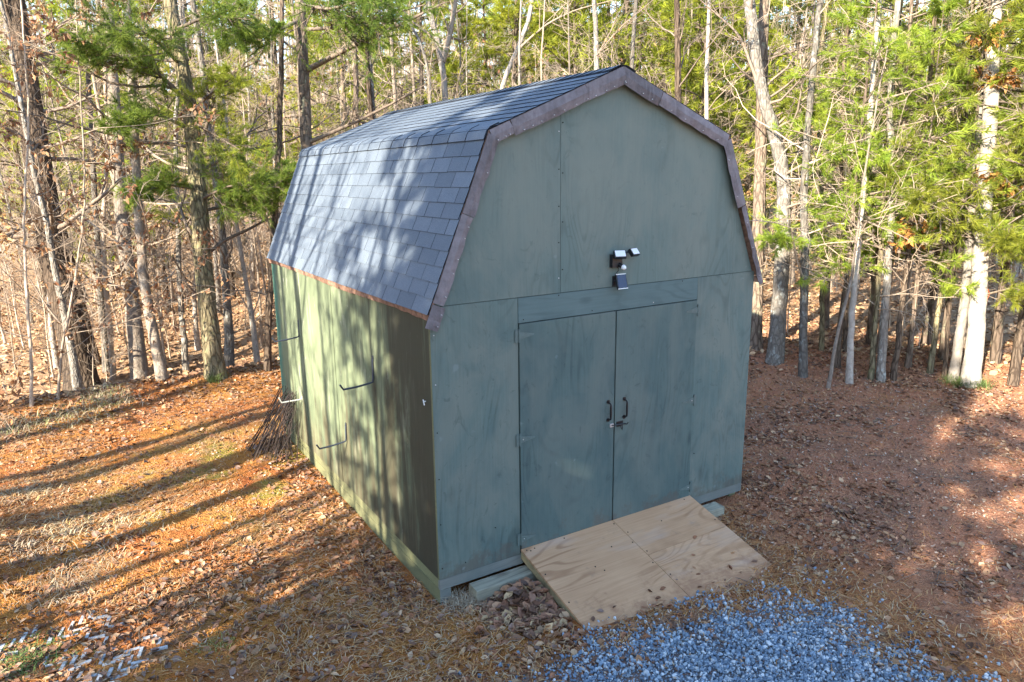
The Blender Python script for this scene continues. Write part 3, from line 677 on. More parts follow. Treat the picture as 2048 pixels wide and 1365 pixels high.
m = MB(); m.box((1.80, -0.010, 2.33), (1.85, -0.0015, 2.42)); m.tube([(1.825, -0.005, 2.375), tuple(c+Rm@np.array([0, 0.01, 0]))], 0.014, 8); lp('bracket', m, M_BLKPL, pv)

# ------------------------------------------------------------------ ramp and timber
ramp = thing('plywood_ramp', (1.83, -0.5, -0.25), 'bare plywood ramp with two sheets leading up to the doors', 'ramp')
RA = np.array([0, -0.012, ZR+0.004]); RB = np.array([0, -1.24, -0.272]); rd = (RB-RA)/np.linalg.norm(RB-RA); rn = np.array([0, -rd[2], rd[1]]); rn = -rn if rn[2] < 0 else rn
RL = np.linalg.norm(RB-RA)
def rpart(name, x0, x1, a0, a1, h0, h1, mat):
    m = MB(); m.box((x0, a0, h0), (x1, a1, h1)); V = np.concatenate(m.V); P2 = np.stack([V[:, 0]]+[RA[k]+rd[k]*V[:, 1]+rn[k]*V[:, 2] for k in (1, 2)], 1); m.V = [P2]
    m.F[4] = [f[:, ::-1] for f in m.F[4]]
    o = m.build(name, mat, loc=ramp.location); o.parent = ramp; return o
rpart('plywood_sheet', D0-0.002, D1-0.001, 0, RL, -0.018, 0.0, M_RAMP); rpart('plywood_sheet', D1+0.004, D2+0.006, 0, 0.52, -0.018, 0.0005, M_RAMP); rpart('plywood_sheet', D1+0.004, D2+0.006, 0.523, RL, -0.018, 0.0, M_RAMP)
for x in (D0+0.003, D1-0.02, D2-0.04): rpart('stringer', x, x+0.038, 0.0, RL, -0.095, -0.0185, M_LUMBER)
for (x, a) in [(D0+0.04, 0.03), (D0+0.12, 0.035), (D0+0.07, 0.05), (D0+0.03, 0.35), (D0+0.035, 0.7), (D0+0.45, 0.03), (D1-0.02, 0.05), (D1-0.02, 0.33), (D1+0.03, 0.20), (D1+0.03, 0.48), (D1-0.02, 0.62), (D1+0.03, 0.8), (D2-0.1, 0.03), (D2-0.03, 0.4), (1.30, 0.45), (1.35, 0.52), (1.6, 0.30), (2.3, 0.2)]:
    p = RA+rd*a; m = MB(); m.tube([(x, p[1]+rn[1]*0.0, p[2]), (x, p[1]+rn[1]*0.0025, p[2]+rn[2]*0.0025)], 0.007, 7); o = m.build('screw', M_DARK, loc=ramp.location); o.parent = ramp
m = MB(); nT = 24; xs = np.linspace(0.262, 3.22, nT); ch = 0.008
prof = np.array([(-0.17, -0.26), (-0.17, -0.10-ch), (-0.17+ch, -0.10), (-0.024-ch, -0.10), (-0.024, -0.10-ch), (-0.024, -0.26)])
V = np.array([[(x, q[0]+0.002*math.sin(x*5+i), q[1]+0.0035*math.sin(x*4+2*i)) for i, q in enumerate(prof)] for x in xs]); k = len(prof)
ii = np.arange(nT-1)[:, None]*k; j = np.arange(k)[None]; jn = (j+1) % k
m.add(V.reshape(-1, 3), np.stack([ii+j, ii+jn, ii+k+jn, ii+k+j], -1).reshape(-1, 4)); m.P.append((np.arange(k)[::-1], 0)); m.P.append((np.arange(k)+(nT-1)*k, 0))
tim = m.build('landscape_timber', M_TIMBER, loc=(1.7, -0.1, -0.25)); tim.location = (1.7, -0.1, -0.25)
tag(tim, 'weathered pale timber lying along the shed front under the ramp', 'timber')

# ------------------------------------------------------------------ vegetation builders
def unit(a): return a/(np.linalg.norm(a, axis=-1, keepdims=True)+1e-9)
def path_len(P): return np.linalg.norm(np.diff(P, axis=1), axis=2).sum(1)
def children(P, R, n, t0, t1, lf, ang, up, m, g, rf=0.55, wob=0.18, flat_=0.0, minr=0.002, tip=0.3, taper=0.5, jit=0.35):
    B, mm, _ = P.shape; L = path_len(P)
    t = g.uniform(t0, t1, (B, n)); f = t*(mm-1); i = np.minimum(f.astype(int), mm-2); w = (f-i)[..., None]; bi = np.arange(B)[:, None]
    p0 = P[bi, i]*(1-w)+P[bi, i+1]*w; tg = unit(P[bi, i+1]-P[bi, i])
    r0 = np.maximum((R[bi, i]*(1-w[..., 0])+R[bi, i+1]*w[..., 0])*rf, minr)
    rv = g.normal(size=(B, n, 3)); rv[..., 2] *= (1-flat_); pr = unit(rv-(rv*tg).sum(-1, keepdims=True)*tg)
    a = g.uniform(ang[0], ang[1], (B, n))[..., None]
    d = unit(np.cos(a)*tg+np.sin(a)*pr+np.array([0, 0, up]))
    l = L[:, None]*lf*(1-taper*t)*g.uniform(1-jit, 1+jit, (B, n))
    C = np.zeros((B, n, m, 3)); C[:, :, 0] = p0; q = d
    for s in range(1, m):
        q = unit(q+g.normal(size=q.shape)*wob+np.array([0, 0, up*0.25])); C[:, :, s] = C[:, :, s-1]+q*(l/(m-1))[..., None]
    rr = np.maximum(r0[..., None]*np.linspace(1, tip, m), minr*0.7)
    return C.reshape(B*n, m, 3), rr.reshape(B*n, m)
def trunk_path(H, g, lean=0.03, wob=0.02, m=14):
    z = np.linspace(0, H, m); a = g.uniform(0, 6.28)
    x = np.cos(a)*lean*z+np.cumsum(g.normal(size=m))*wob*H/m*2; y = np.sin(a)*lean*z+np.cumsum(g.normal(size=m))*wob*H/m*2
    x -= x[0]; y -= y[0]
    return np.stack([x, y, z-0.15], 1)[None]
def trunk_r(r0, m, tip=0.12):
    t = np.linspace(0, 1, m); return (r0*((1-t)*(1-tip)+tip)*(1+0.5*np.exp(-t*m*0.9)))[None]
def needles(mb, p, d, k, L, w, spread, g, colA, colB, mat=1):
    N = len(p); rv = g.normal(size=(N, k, 3)); D = d[:, None, :]; pr = unit(rv-(rv*D).sum(-1, keepdims=True)*D)
    a = g.uniform(0.15, spread, (N, k))[..., None]
    dr = unit(np.cos(a)*D+np.sin(a)*pr+np.array([0, 0, -0.10])); ln = L*g.uniform(0.65, 1.1, (N, k))[..., None]
    b = p[:, None, :]+D*(g.uniform(-0.55, 0.25, (N, k))[..., None]*L); s = unit(np.cross(dr, g.normal(size=dr.shape)))*w/2
    v = np.stack([b-s, b+s, b+dr*ln], 2)
    mixv = np.clip(g.random((N, 1, 1))*0.75+g.random((N, k, 1))*0.4, 0, 1)
    c = np.asarray(colA)*(1-mixv)+np.asarray(colB)*mixv
    c = np.repeat(c.reshape(-1, 3), 3, 0)
    mb.add(v.reshape(-1, 3), t=np.arange(N*k*3).reshape(-1, 3), mat=mat, col=c)
def leaves(mb, p, g, size, cols, mat=1, droop=0.5, jit=0.3, asp=0.5):
    """folded, pointed leaf: six vertices, two quads"""
    N = len(p); d = unit(g.normal(size=(N, 3))+np.array([0, 0, -droop*2])); s = unit(np.cross(d, g.normal(size=(N, 3)))); n = np.cross(d, s)
    sz = (size*g.uniform(1-jit, 1+jit, N))[:, None]; wd = sz*asp*0.5; cu = sz*g.uniform(-0.15, 0.3, (N, 1))
    a = p; b = p+d*sz+n*cu
    l1 = p+d*sz*0.45+s*wd+n*cu*0.9; r1 = p+d*sz*0.45-s*wd+n*cu*0.9; mid = p+d*sz*0.45-n*0.06*sz
    v = np.stack([a, l1, b, mid, r1], 1)
    ci = g.integers(0, len(cols), N); c = np.asarray(cols)[ci]*g.uniform(0.7, 1.25, (N, 1)); c = np.repeat(c, 5, 0)
    base = np.arange(N)[:, None]*5
    mb.add(v.reshape(-1, 3), np.concatenate([base+np.array([[0, 3, 2, 1]]), base+np.array([[0, 4, 2, 3]])]), mat=mat, col=c)
TAN = [(0.42, 0.25, 0.12), (0.36, 0.19, 0.09), (0.48, 0.31, 0.17), (0.28, 0.14, 0.07)]
RUST = [(0.44, 0.19, 0.06), (0.36, 0.14, 0.05), (0.50, 0.25, 0.09), (0.26, 0.10, 0.04)]
YG_A, YG_B = (0.115, 0.19, 0.025), (0.40, 0.44, 0.055)
DG_A, DG_B = (0.070, 0.145, 0.028), (0.270, 0.360, 0.055)

def branches(mb, P, R, g, n1=14, t0=0.35, lf=0.32, n2=5, n3=4, up=0.25, minr=0.0035, k=(5, 4, 3), ang=(0.6, 1.25), n4=0, wob=0.18):
    P1, R1 = children(P, R, n1, t0, 0.98, lf, ang, up, 7, g, 0.30, wob, minr=minr*1.6, taper=0.55)
    P2, R2 = children(P1, R1, n2, 0.2, 1.0, 0.48, (0.5, 1.1), up*0.5, 5, g, 0.6, wob*1.3, minr=minr*1.2)
    P3, R3 = children(P2, R2, n3, 0.15, 1.0, 0.55, (0.4, 1.1), up*0.4, 4, g, 0.65, wob*1.5, minr=minr)
    mb.tubes(P1, R1, k[0]); mb.tubes(P2, R2, k[1]); mb.tubes(P3, R3, k[2])
    if n4:
        P4, R4 = children(P3, R3, n4, 0.1, 1.0, 0.6, (0.4, 1.1), up*0.3, 3, g, 0.7, wob*1.5, minr=minr*0.8); mb.tubes(P4, R4, 3); return P4, R4
    return P3, R3

def bare_tree(H, r0, seed, bark, twig, label, group, cat='tree', name='bare_tree', n1=14, n2=5, n3=4, n4=0, t0=0.3, lf=0.3, leaf=0, leafcols=TAN, lsize=0.09, minr=0.004, lean=0.03, up=0.25, ang=(0.6, 1.25), tip=0.12):
    g = np.random.default_rng(seed); root = thing(name, (0, 0, 0), label, cat, group)
    P = trunk_path(H, g, lean); R = trunk_r(r0, P.shape[1], tip)
    t = MB(); t.tubes(P, R, 9); t.build('trunk', bark, root, True)
    c = MB(); P3, R3 = branches(c, P, R, g, n1, t0, lf, n2, n3, up, minr, n4=n4, ang=ang)
    if leaf:
        fi = g.integers(0, len(P3), leaf); pt = P3[fi, g.integers(1, P3.shape[1], leaf)]; leaves(c, pt+g.normal(size=pt.shape)*0.02, g, lsize, leafcols)
    c.build('crown', [twig, M_DLEAF], root, True, color=True)
    return root
def pine_tree(H, r0, seed, label, group, cb=1.0, Rm=1.6, step=0.42, per=5, nt=9, k=12, nl=0.11, nw=0.007, cols=(YG_A, YG_B), bark=None, name='pine_tree', tufts=3, droop=0.12, lean=0.02, keep=1.0, prof=0.75):
    g = np.random.default_rng(seed); root = thing(name, (0, 0, 0), label, 'tree', group)
    P = trunk_path(H, g, lean, 0.012); R = trunk_r(r0, P.shape[1], 0.08)
    t = MB(); t.tubes(P, R, 9); t.build('trunk', bark or B_PINE, root, True)
    c = MB(); zs = []; z = cb
    while z < H-0.15:
        zs += [z+g.uniform(-0.07, 0.07) for _ in range(per) if g.random() < keep]; z += step*g.uniform(0.8, 1.2)
    zs = np.array(zs); n = len(zs); f = (zs/H)*(P.shape[1]-1); i = np.clip(f.astype(int), 0, P.shape[1]-2); w = (f-i)[:, None]
    p0 = P[0, i]*(1-w)+P[0, i+1]*w; a = g.uniform(0, 6.28, n); rel = (zs-cb)/(H-cb)
    L = (Rm*(1-rel)**prof+0.18)*g.uniform(0.55, 1.15, n)*np.minimum(1, 0.55+rel*3)
    B1 = np.zeros((n, 8, 3)); B1[:, 0] = p0; d = np.stack([np.cos(a), np.sin(a), 0.22+0.5*rel], 1); d = unit(d)
    for s in range(1, 8):
        d = unit(d+g.normal(size=d.shape)*0.10+np.array([0, 0, -droop+0.04*s*droop*4])); B1[:, s] = B1[:, s-1]+d*(L/7)[:, None]
    R1 = np.maximum((0.011*L+0.004)[:, None]*np.linspace(1, 0.3, 8), 0.0025)
    P2, R2 = children(B1, R1, nt, 0.25, 1.0, 0.34, (0.55, 1.05), 0.03, 4, g, 0.55, 0.12, flat_=0.6, minr=0.0022)
    c.tubes(B1, R1, 5); c.tubes(P2, R2, 3)
    allp = [P2[:, 3]]; alld = [unit(P2[:, 3]-P2[:, 2])]
    for q in range(tufts-1):
        s = g.uniform(0.35, 0.95, len(P2))*3; ii = np.minimum(s.astype(int), 2); ww = (s-ii)[:, None]; ar = np.arange(len(P2))
        allp.append(P2[ar, ii]*(1-ww)+P2[ar, ii+1]*ww); alld.append(unit(P2[ar, ii+1]-P2[ar, ii]))
    allp.append(B1[:, 7]); alld.append(unit(B1[:, 7]-B1[:, 6]))
    needles(c, np.concatenate(allp), np.concatenate(alld), k, nl, nw, 1.05, g, cols[0], cols[1])
    c.build('crown', [B_DTWIG, M_NEEDLE], root, False, color=True)
    return root

# ------------------------------------------------------------------ trees picked out of the photograph
def hero(base, pts, width, H, bark, label, name='bare_tree', twig=None, tipr=0.35, br=None, boughs=(), seed=0, group=None, base_depth=None, relief=0.05, cat='tree', taperpx=None):
    """base: foot pixel on the ground (or, with base_depth, a tree whose foot is hidden); pts: pixels up the trunk; width: trunk width in px at foot"""
    g = np.random.default_rng(100+seed)
    if base_depth is None: B = gpix(*base); depth = float((B-CAM)@CF)
    else:
        depth = base_depth; B = dpix(base[0], base[1], depth); B[2] = gh(B[0], B[1]); pts = [base]+list(pts)
    r0 = width/FPX*depth/2
    ctl = [B-np.array([0, 0, 0.2])]+[dpix(u, v, depth) for u, v in pts]
    ctl = np.array(ctl); last = unit(ctl[-1]-ctl[-2]); last = unit(last*0.5+np.array([0, 0, 0.8]))
    z = ctl[-1][2]
    while z < H+B[2]:
        ctl = np.vstack([ctl, ctl[-1]+last*1.2+np.append(g.normal(size=2)*0.06, 0)]); z = ctl[-1][2]
    # resample
    sl_ = np.concatenate([[0], np.cumsum(np.linalg.norm(np.diff(ctl, axis=0), axis=1))]); n = max(24, int(sl_[-1]/0.22))
    ss = np.linspace(0, sl_[-1], n); P = np.stack([np.interp(ss, sl_, ctl[:, k]) for k in range(3)], 1)
    for _ in range(3): P[1:-1] = 0.25*P[:-2]+0.5*P[1:-1]+0.25*P[2:]
    P[1:-1, :2] += g.normal(size=(n-2, 2))*0.006
    t = np.linspace(0, 1, n); r = r0*(1-(1-tipr)*t)*(0.94+0.5*np.exp(-ss/0.22))
    root = thing(name, B, label, cat, group)
    m = MB(); k = 18 if width > 24 else 11; m.tubes(P[None], r[None], k)
    V = m.V[0].reshape(n, k, 3); a = np.arange(k); ph = g.random(6)*6.28
    off = relief*(0.5*np.sin(a[None]*5*2*math.pi/k+ph[0]+0.6*np.sin(ss[:, None]*2+ph[1]))+0.5*np.sin(a[None]*2*2*math.pi/k+ss[:, None]*1.3+ph[2])+0.35*g.normal(size=(n, k)))
    V = P[:, None]+(V-P[:, None])*(1+off[..., None]); m.V = [V.reshape(-1, 3)]
    m.build('trunk', bark, root, True, loc=B)
    c = MB(); kw = dict(n1=16, t0=0.25, lf=0.22, n2=5, n3=4, up=0.2, minr=0.004); kw.update(br or {})
    lfn = kw.pop('leaf', 0); lc = kw.pop('cols', TAN); ls = kw.pop('lsize', 0.09)
    if kw['n1']:
        P3, R3 = branches(c, P[None], (r*0.8)[None], g, **kw)
        if lfn:
            fi = g.integers(0, len(P3), lfn); pt = P3[fi, g.integers(1, P3.shape[1], lfn)]; leaves(c, pt+g.normal(size=pt.shape)*0.02, g, ls, lc)
    for bo in boughs:
        px, dd, wpx, ndl = bo[:4]
        q = np.array([dpix(u, v, depth+d_) for (u, v), d_ in zip(px, np.linspace(0, dd, len(px)))])
        s = np.linspace(0, len(q)-1, 12); Q = np.stack([np.interp(s, np.arange(len(q)), q[:, i]) for i in range(3)], 1); Q[1:-1] = 0.25*Q[:-2]+0.5*Q[1:-1]+0.25*Q[2:]
        rr = wpx/FPX*depth/2*np.linspace(1, 0.25, 12); c.tubes(Q[None], rr[None], 6)
        if ndl > 0:
            P2, R2 = children(Q[None], rr[None], int(ndl*1.7), 0.2, 1.0, bo[4] if len(bo) > 4 else 0.3, (0.5, 1.1), 0.0, 5, g, 0.5, 0.12, flat_=0.5, minr=0.003)
            P3, R3 = children(P2, R2, 7, 0.15, 1.0, 0.45, (0.5, 1.0), 0.0, 4, g, 0.6, 0.12, flat_=0.4, minr=0.0022); c.tubes(P2, R2, 4); c.tubes(P3, R3, 3)
            cc = bo[5] if len(bo) > 5 else (DG_A, DG_B)
            pp = np.concatenate([P3[:, 3], P3[:, 2], P3[:, 1]]); dd_ = np.concatenate([unit(P3[:, 3]-P3[:, 2]), unit(P3[:, 3]-P3[:, 2]), unit(P3[:, 2]-P3[:, 1])])
            needles(c, pp, dd_, 13, 0.12, 0.008, 1.0, g, cc[0], cc[1])
        elif ndl < 0:
            P2, R2 = children(Q[None], rr[None], int(-ndl), 0.2, 1.0, 0.3, (0.5, 1.1), 0.1, 5, g, 0.5, 0.2, minr=0.0035); P3, R3 = children(P2, R2, 5, 0.2, 1.0, 0.45, (0.5, 1.0), 0.1, 4, g, 0.6, 0.25, minr=0.003); c.tubes(P2, R2, 4); c.tubes(P3, R3, 3)
            if len(bo) > 4:
                pt = np.concatenate([P3[:, 3], P3[:, 2], P3[:, 1], P3[:, 3]]); leaves(c, pt+g.normal(size=pt.shape)*0.03, g, 0.11, bo[4])
    if c.n:
        c.build('crown', [twig or B_TWIG, M_NEEDLE if any(b[3] > 0 for b in boughs) else M_DLEAF], root, True, loc=B, color=True)
    return root
LOWB = dict(n1=22, t0=0.12, lf=0.16, n2=5, n3=4, up=0.05, ang=(1.0, 1.6))
hero((168, 778), [(140, 640), (105, 500), (78, 330), (52, 150), (30, 0)], 62, 15, B_OAK, 'thick dark furrowed oak trunk leaning at the edge of the bank', seed=1, br=dict(LOWB, leaf=900), twig=B_DTWIG,
     boughs=[(((90, 420), (20, 470), (-60, 500)), -1.2, 12, -8, TAN), (((110, 520), (200, 570), (300, 575)), -1.0, 6, -8, TAN), (((70, 300), (150, 280), (260, 220)), -1.0, 8, -10)])
hero((281, 764), [(268, 640), (250, 500), (240, 380), (228, 200), (215, 0)], 34, 14, B_PALE, 'pale pinkish trunk with reddish muddy foot beside the dark oak', seed=2, br=LOWB,
     boughs=[(((240, 400), (330, 410), (450, 400)), -1.5, 7, 9, 0.35, (DG_A, YG_B)), (((235, 250), (330, 330), (420, 345), (500, 360)), -1.2, 7, 10, 0.3)])
hero((327, 760), [(312, 690), (292, 600), (280, 480), (270, 300), (255, 0)], 22, 12, B_PALE, 'slim spotted pale trunk leaning behind the pale muddy-footed tree', seed=3, br=dict(LOWB, n1=14))
hero((431, 755), [(418, 640), (405, 520), (400, 420), (385, 250), (362, 120), (340, 0)], 40, 16, B_MOSS, 'sturdy yellow-green mossy oak trunk with a shoot of ivy at its foot', seed=4, br=LOWB, twig=B_DTWIG, tipr=0.2,
     boughs=[(((372, 200), (300, 130), (220, 110), (150, 90)), -1.6, 9, 22, 0.36), (((375, 230), (420, 190), (470, 150)), -1.0, 7, 12, 0.42, (DG_B, YG_B)), (((360, 130), (300, 70), (230, 60)), -2.0, 7, 18, 0.42),
             (((400, 400), (460, 370), (560, 375)), -1.0, 6, 16, 0.4), (((395, 380), (340, 370), (270, 385)), -1.0, 6, 14, 0.45), (((380, 260), (300, 220), (230, 250)), -1.2, 7, 16, 0.42), (((378, 240), (430, 270), (480, 300)), -1.2, 6, 12, 0.42, (DG_A, YG_B)), (((350, 60), (420, 30), (500, 40)), -1.4, 7, 14, 0.4), (((390, 330), (440, 160), (520, 120)), -0.5, 8, -10)])
hero((531, 742), [(537, 640), (545, 540), (550, 430), (560, 250), (565, 0)], 15, 11, B_OAK, 'thin dark straight trunk close by the far shed corner', seed=5, br=dict(LOWB, n1=18), twig=B_DTWIG,
     boughs=[(((548, 480), (520, 400), (480, 370)), -0.8, 5, 14, 0.5), (((550, 440), (560, 380), (580, 350)), -0.6, 5, 12, 0.55)])
hero((214, 745), [(205, 640), (198, 540), (190, 400), (180, 200)], 15, 10, B_LICH, 'slim grey trunk between the leaning oak and the pale tree', seed=6, br=dict(LOWB, n1=12))
hero((225, 760), [(222, 680), (210, 560), (205, 450), (215, 300)], 12, 9, B_TWIG, 'crooked yellowish sapling stem beside the slim grey trunk', seed=7, br=dict(LOWB, n1=12))
hero((372, 748), [(365, 640), (358, 560), (355, 430), (350, 250)], 13, 10, B_LICH, 'slim greyish stem just left of the mossy oak', seed=8, br=dict(LOWB, n1=12))
hero((612, 300), [(612, 250), (606, 120), (600, 0)], 29, 17, B_PINE, 'dark straight pine trunk rising behind the back shed corner', name='pine_tree', seed=9, base_depth=13.4, br=dict(n1=16, t0=0.3, lf=0.16, up=0.0, ang=(1.1, 1.6)), twig=B_DTWIG,
     boughs=[(((618, 285), (700, 250), (790, 205), (850, 170)), -0.6, 9, -14), (((615, 140), (700, 95), (800, 50), (890, 5)), -1.0, 12, -12), (((605, 60), (680, 55), (760, 35), (850, 10)), -2.0, 8, 22, 0.32), (((600, 40), (540, 70), (480, 60)), -1.5, 8, 18, 0.4), (((602, 10), (660, 20), (760, -10)), -2.2, 8, 18, 0.35)])
hero((893, 230), [(888, 150), (880, 105), (868, 60), (855, 0)], 17, 15, B_WHITE, 'forked white-barked tree behind the roof ridge', seed=10, base_depth=19, br=dict(n1=14, t0=0.2, lf=0.15), boughs=[(((884, 125), (900, 70), (912, 0), (920, -80)), 0.3, 15, -10), (((872, 80), (820, 40), (780, 0)), 0.3, 6, -8)])
hero((1000, 185), [(1022, 125), (1045, 80), (1062, 20), (1070, -40)], 13, 15, B_WHITE, 'slanting white trunk above the middle of the roof', seed=11, base_depth=19, br=dict(n1=12, t0=0.2, lf=0.15), boughs=[(((1030, 105), (1090, 50), (1150, 20), (1230, 0)), -0.3, 6, -12)])
hero((862, 215), [(858, 150), (850, 110), (830, 60), (800, 20)], 9, 12, B_LICH, 'thin grey trunk bending left beside the forked white tree', seed=12, base_depth=18, br=dict(n1=12, t0=0.2, lf=0.18))
hero((712, 235), [(712, 150), (706, 60), (705, 0)], 15, 14, B_PINE, 'slim brown trunk with many dead side twigs behind the roof', seed=13, base_depth=17, br=dict(n1=34, t0=0.08, lf=0.12, up=0.0, ang=(1.2, 1.6)), twig=B_DTWIG)
# right-hand side
hero((1549, 722), [(1560, 600), (1567, 460), (1568, 350), (1548, 260), (1524, 190), (1510, 110), (1497, 0)], 34, 13, B_LICH, 'curving lichen-spotted trunk swinging left above the roof', seed=14, br=LOWB, twig=B_DTWIG, tipr=0.3,
     boughs=[(((1520, 180), (1480, 70), (1400, 0)), -0.5, 8, -10), (((1560, 420), (1620, 400), (1700, 420)), -0.8, 6, 9, 0.4, (YG_A, YG_B))])
hero((1511, 700), [(1514, 560), (1519, 380), (1524, 180), (1528, 0)], 28, 17, B_PINE, 'straight grey-brown pine trunk close behind the right roof edge', name='pine_tree', seed=15, br=dict(n1=20, t0=0.2, lf=0.12, up=0, ang=(1.1, 1.5)), twig=B_DTWIG,
     boughs=[(((1524, 260), (1570, 220), (1640, 230)), -1.0, 6, 10, 0.4, (YG_A, YG_B))], base_depth=None)
hero((1607, 754), [(1607, 640), (1610, 520), (1607, 380), (1618, 220), (1634, 60), (1640, 0)], 18, 14, B_LICH, 'bluish lichen-crusted trunk standing in the brown leaf heap', seed=16, br=LOWB,
     boughs=[(((1610, 500), (1580, 470), (1545, 480)), -0.6, 5, 8, 0.45, (YG_A, YG_B)), (((1612, 330), (1690, 300), (1760, 310)), -0.8, 5, 11, 0.42, (YG_A, YG_B))])
hero((1645, 702), [(1645, 600), (1646, 480), (1640, 330), (1632, 150), (1650, 60)], 11, 11, B_MOSS, 'thin greenish stem behind the bluish lichen trunk', seed=17, br=dict(LOWB, n1=16))
hero((1700, 768), [(1702, 660), (1710, 560), (1720, 460), (1733, 330), (1742, 200), (1760, 0)], 14, 12, B_WHITE, 'slender white birch-like trunk with dark rings', seed=18, br=LOWB)
hero((1654, 778), [(1668, 700), (1688, 610), (1706, 560)], 8, 5, B_PALE, 'short thin dead pole leaning against the birch-like trunk', seed=19, br=dict(n1=8, t0=0.3, lf=0.25), name='dead_sapling')
hero((1742, 762), [(1752, 640), (1760, 520), (1768, 380), (1790, 200)], 12, 10, B_MOSS, 'yellowish thin stem, first of the tight clump', seed=20, br=LOWB, group='stems of the tight clump')
hero((1762, 764), [(1768, 650), (1775, 540), (1785, 400), (1780, 200)], 17, 12, B_LICH, 'thickest grey stem in the middle of the tight clump', seed=21, br=LOWB, group='stems of the tight clump')
hero((1786, 762), [(1798, 660), (1810, 560), (1825, 420), (1850, 250)], 12, 11, B_OAK, 'dark slim stem leaning right out of the tight clump', seed=22, br=LOWB, group='stems of the tight clump')
hero((1858, 748), [(1868, 680), (1882, 600), (1890, 500), (1905, 350)], 12, 10, B_MOSS, 'lit mossy stem between the clump and the big white trunks', seed=23, br=LOWB)
hero((1906, 764), [(1918, 680), (1932, 580), (1940, 480), (1955, 330), (1965, 100)], 20, 14, B_WHITE, 'slimmer of two bright white trunks growing from one foot', seed=24, br=LOWB, group=None)
hero((1942, 772), [(1950, 680), (1958, 580), (1966, 450), (1980, 250), (1990, 0)], 34, 16, B_WHITE, 'broad bright pale pine trunk with green seedlings at its foot', name='pine_tree', seed=25, br=LOWB,
     boughs=[(((1960, 520), (2000, 480), (2060, 500)), -1.0, 6, 10, 0.4, (YG_A, YG_B)), (((1962, 420), (1900, 390), (1830, 400)), -1.0, 6, 11, 0.4, (YG_A, YG_B)), (((1975, 300), (2050, 280), (2120, 290)), -1.2, 7, 12, 0.4, (YG_A, YG_B)), (((1970, 590), (2030, 575), (2080, 600)), -1.4, 5, 10, 0.4, (YG_A, YG_B))])
hero((2026, 772), [(2034, 700), (2050, 620), (2075, 480)], 20, 12, B_OAK, 'brown trunk leaning away right of the broad pale pine', seed=26, br=LOWB)
hero((1690, 705), [(1695, 600), (1690, 480), (1682, 300), (1690, 100)], 10, 12, B_OAK, 'dark thin stem seen behind the birch-like trunk', seed=27, br=LOWB)
# oak saplings that keep their rusty leaves
hero((1890, 760), [(1900, 600), (1915, 420), (1930, 250), (1940, 100)], 9, 9, B_OAK, 'young oak still holding rusty brown leaf clusters', name='oak_sapling', seed=28, br=dict(n1=10, t0=0.3, lf=0.2), twig=B_DTWIG,
     boughs=[(((1940, 190), (1980, 150), (2030, 150)), -0.6, 5, -9, RUST), (((1935, 230), (1960, 110), (1990, 60)), -0.4, 5, -9, RUST), (((1920, 380), (1970, 350), (2040, 380)), -0.5, 5, -9, RUST), (((1905, 500), (1850, 470), (1800, 480)), -0.4, 4, -7, RUST)])
hero((60, 815), [(62, 700), (50, 560), (48, 400), (60, 250)], 7, 7, B_TWIG, 'young beech with papery tan leaves in front of the leaning oak', name='beech_sapling', seed=29, br=dict(n1=20, t0=0.12, lf=0.3, up=0.0, ang=(1.0, 1.5), leaf=1500))
hero((110, 800), [(125, 690), (150, 560), (170, 420)], 6, 6, B_TWIG, 'thin beech sapling with tan leaves crossing the leaning oak trunk', name='beech_sapling', seed=30, br=dict(n1=16, t0=0.12, lf=0.3, up=0.0, ang=(1.0, 1.5), leaf=1100))

# ------------------------------------------------------------------ white pine saplings with bright tufts on the right
def place(root, u, v, rz, sc=1.0, label=None, depth=None):
    p = gpix(u, v) if depth is None else dpix(u, v, depth)
    p[2] = gh(p[0], p[1])-0.03
    root.location = p; root.rotation_euler = (0, 0, rz); root.scale = (sc,)*3
    if label: root['label'] = label
    return root
WPG = 'white pines on the right bank'
wp = [pine_tree(7.5, 0.05, 201, 'slim young white pine with bright yellow-green tufts on the right bank', WPG, 1.9, 1.5, 0.38, 5, 8, 14, 0.14, 0.009, keep=0.8),
      pine_tree(6.0, 0.045, 202, 'short bushy white pine with bright yellow-green tufts on the right bank', 'short white pines on the right bank', 1.7, 1.4, 0.36, 5, 8, 14, 0.14, 0.009, keep=0.8),
      pine_tree(9.0, 0.07, 203, 'tall wide-spreading white pine with bright tufts on the right bank', 'tall white pines on the right bank', 2.4, 1.9, 0.42, 5, 9, 14, 0.14, 0.009, keep=0.8)]
place(wp[0], 1675, 735, 0.3); place(wp[1], 1815, 735, 1.2); place(wp[2], 1990, 725, 2.0)
for (i, u, v, rz, sc) in [(2, 1760, 705, 4.0, 1.0), (0, 1925, 700, 3.1, 1.1), (1, 2060, 760, 0.4, 1.05), (2, 1850, 690, 5.1, 1.0), (0, 2110, 740, 2.2, 1.1), (2, 1650, 655, 1.7, 1.05), (0, 1990, 690, 0.9, 1.2), (1, 1885, 720, 4.4, 1.25), (2, 2100, 700, 3.6, 1.1), (1, 1740, 690, 5.6, 1.3)]:
    place(dup(wp[i], (0, 0, 0)), u, v, rz, sc)

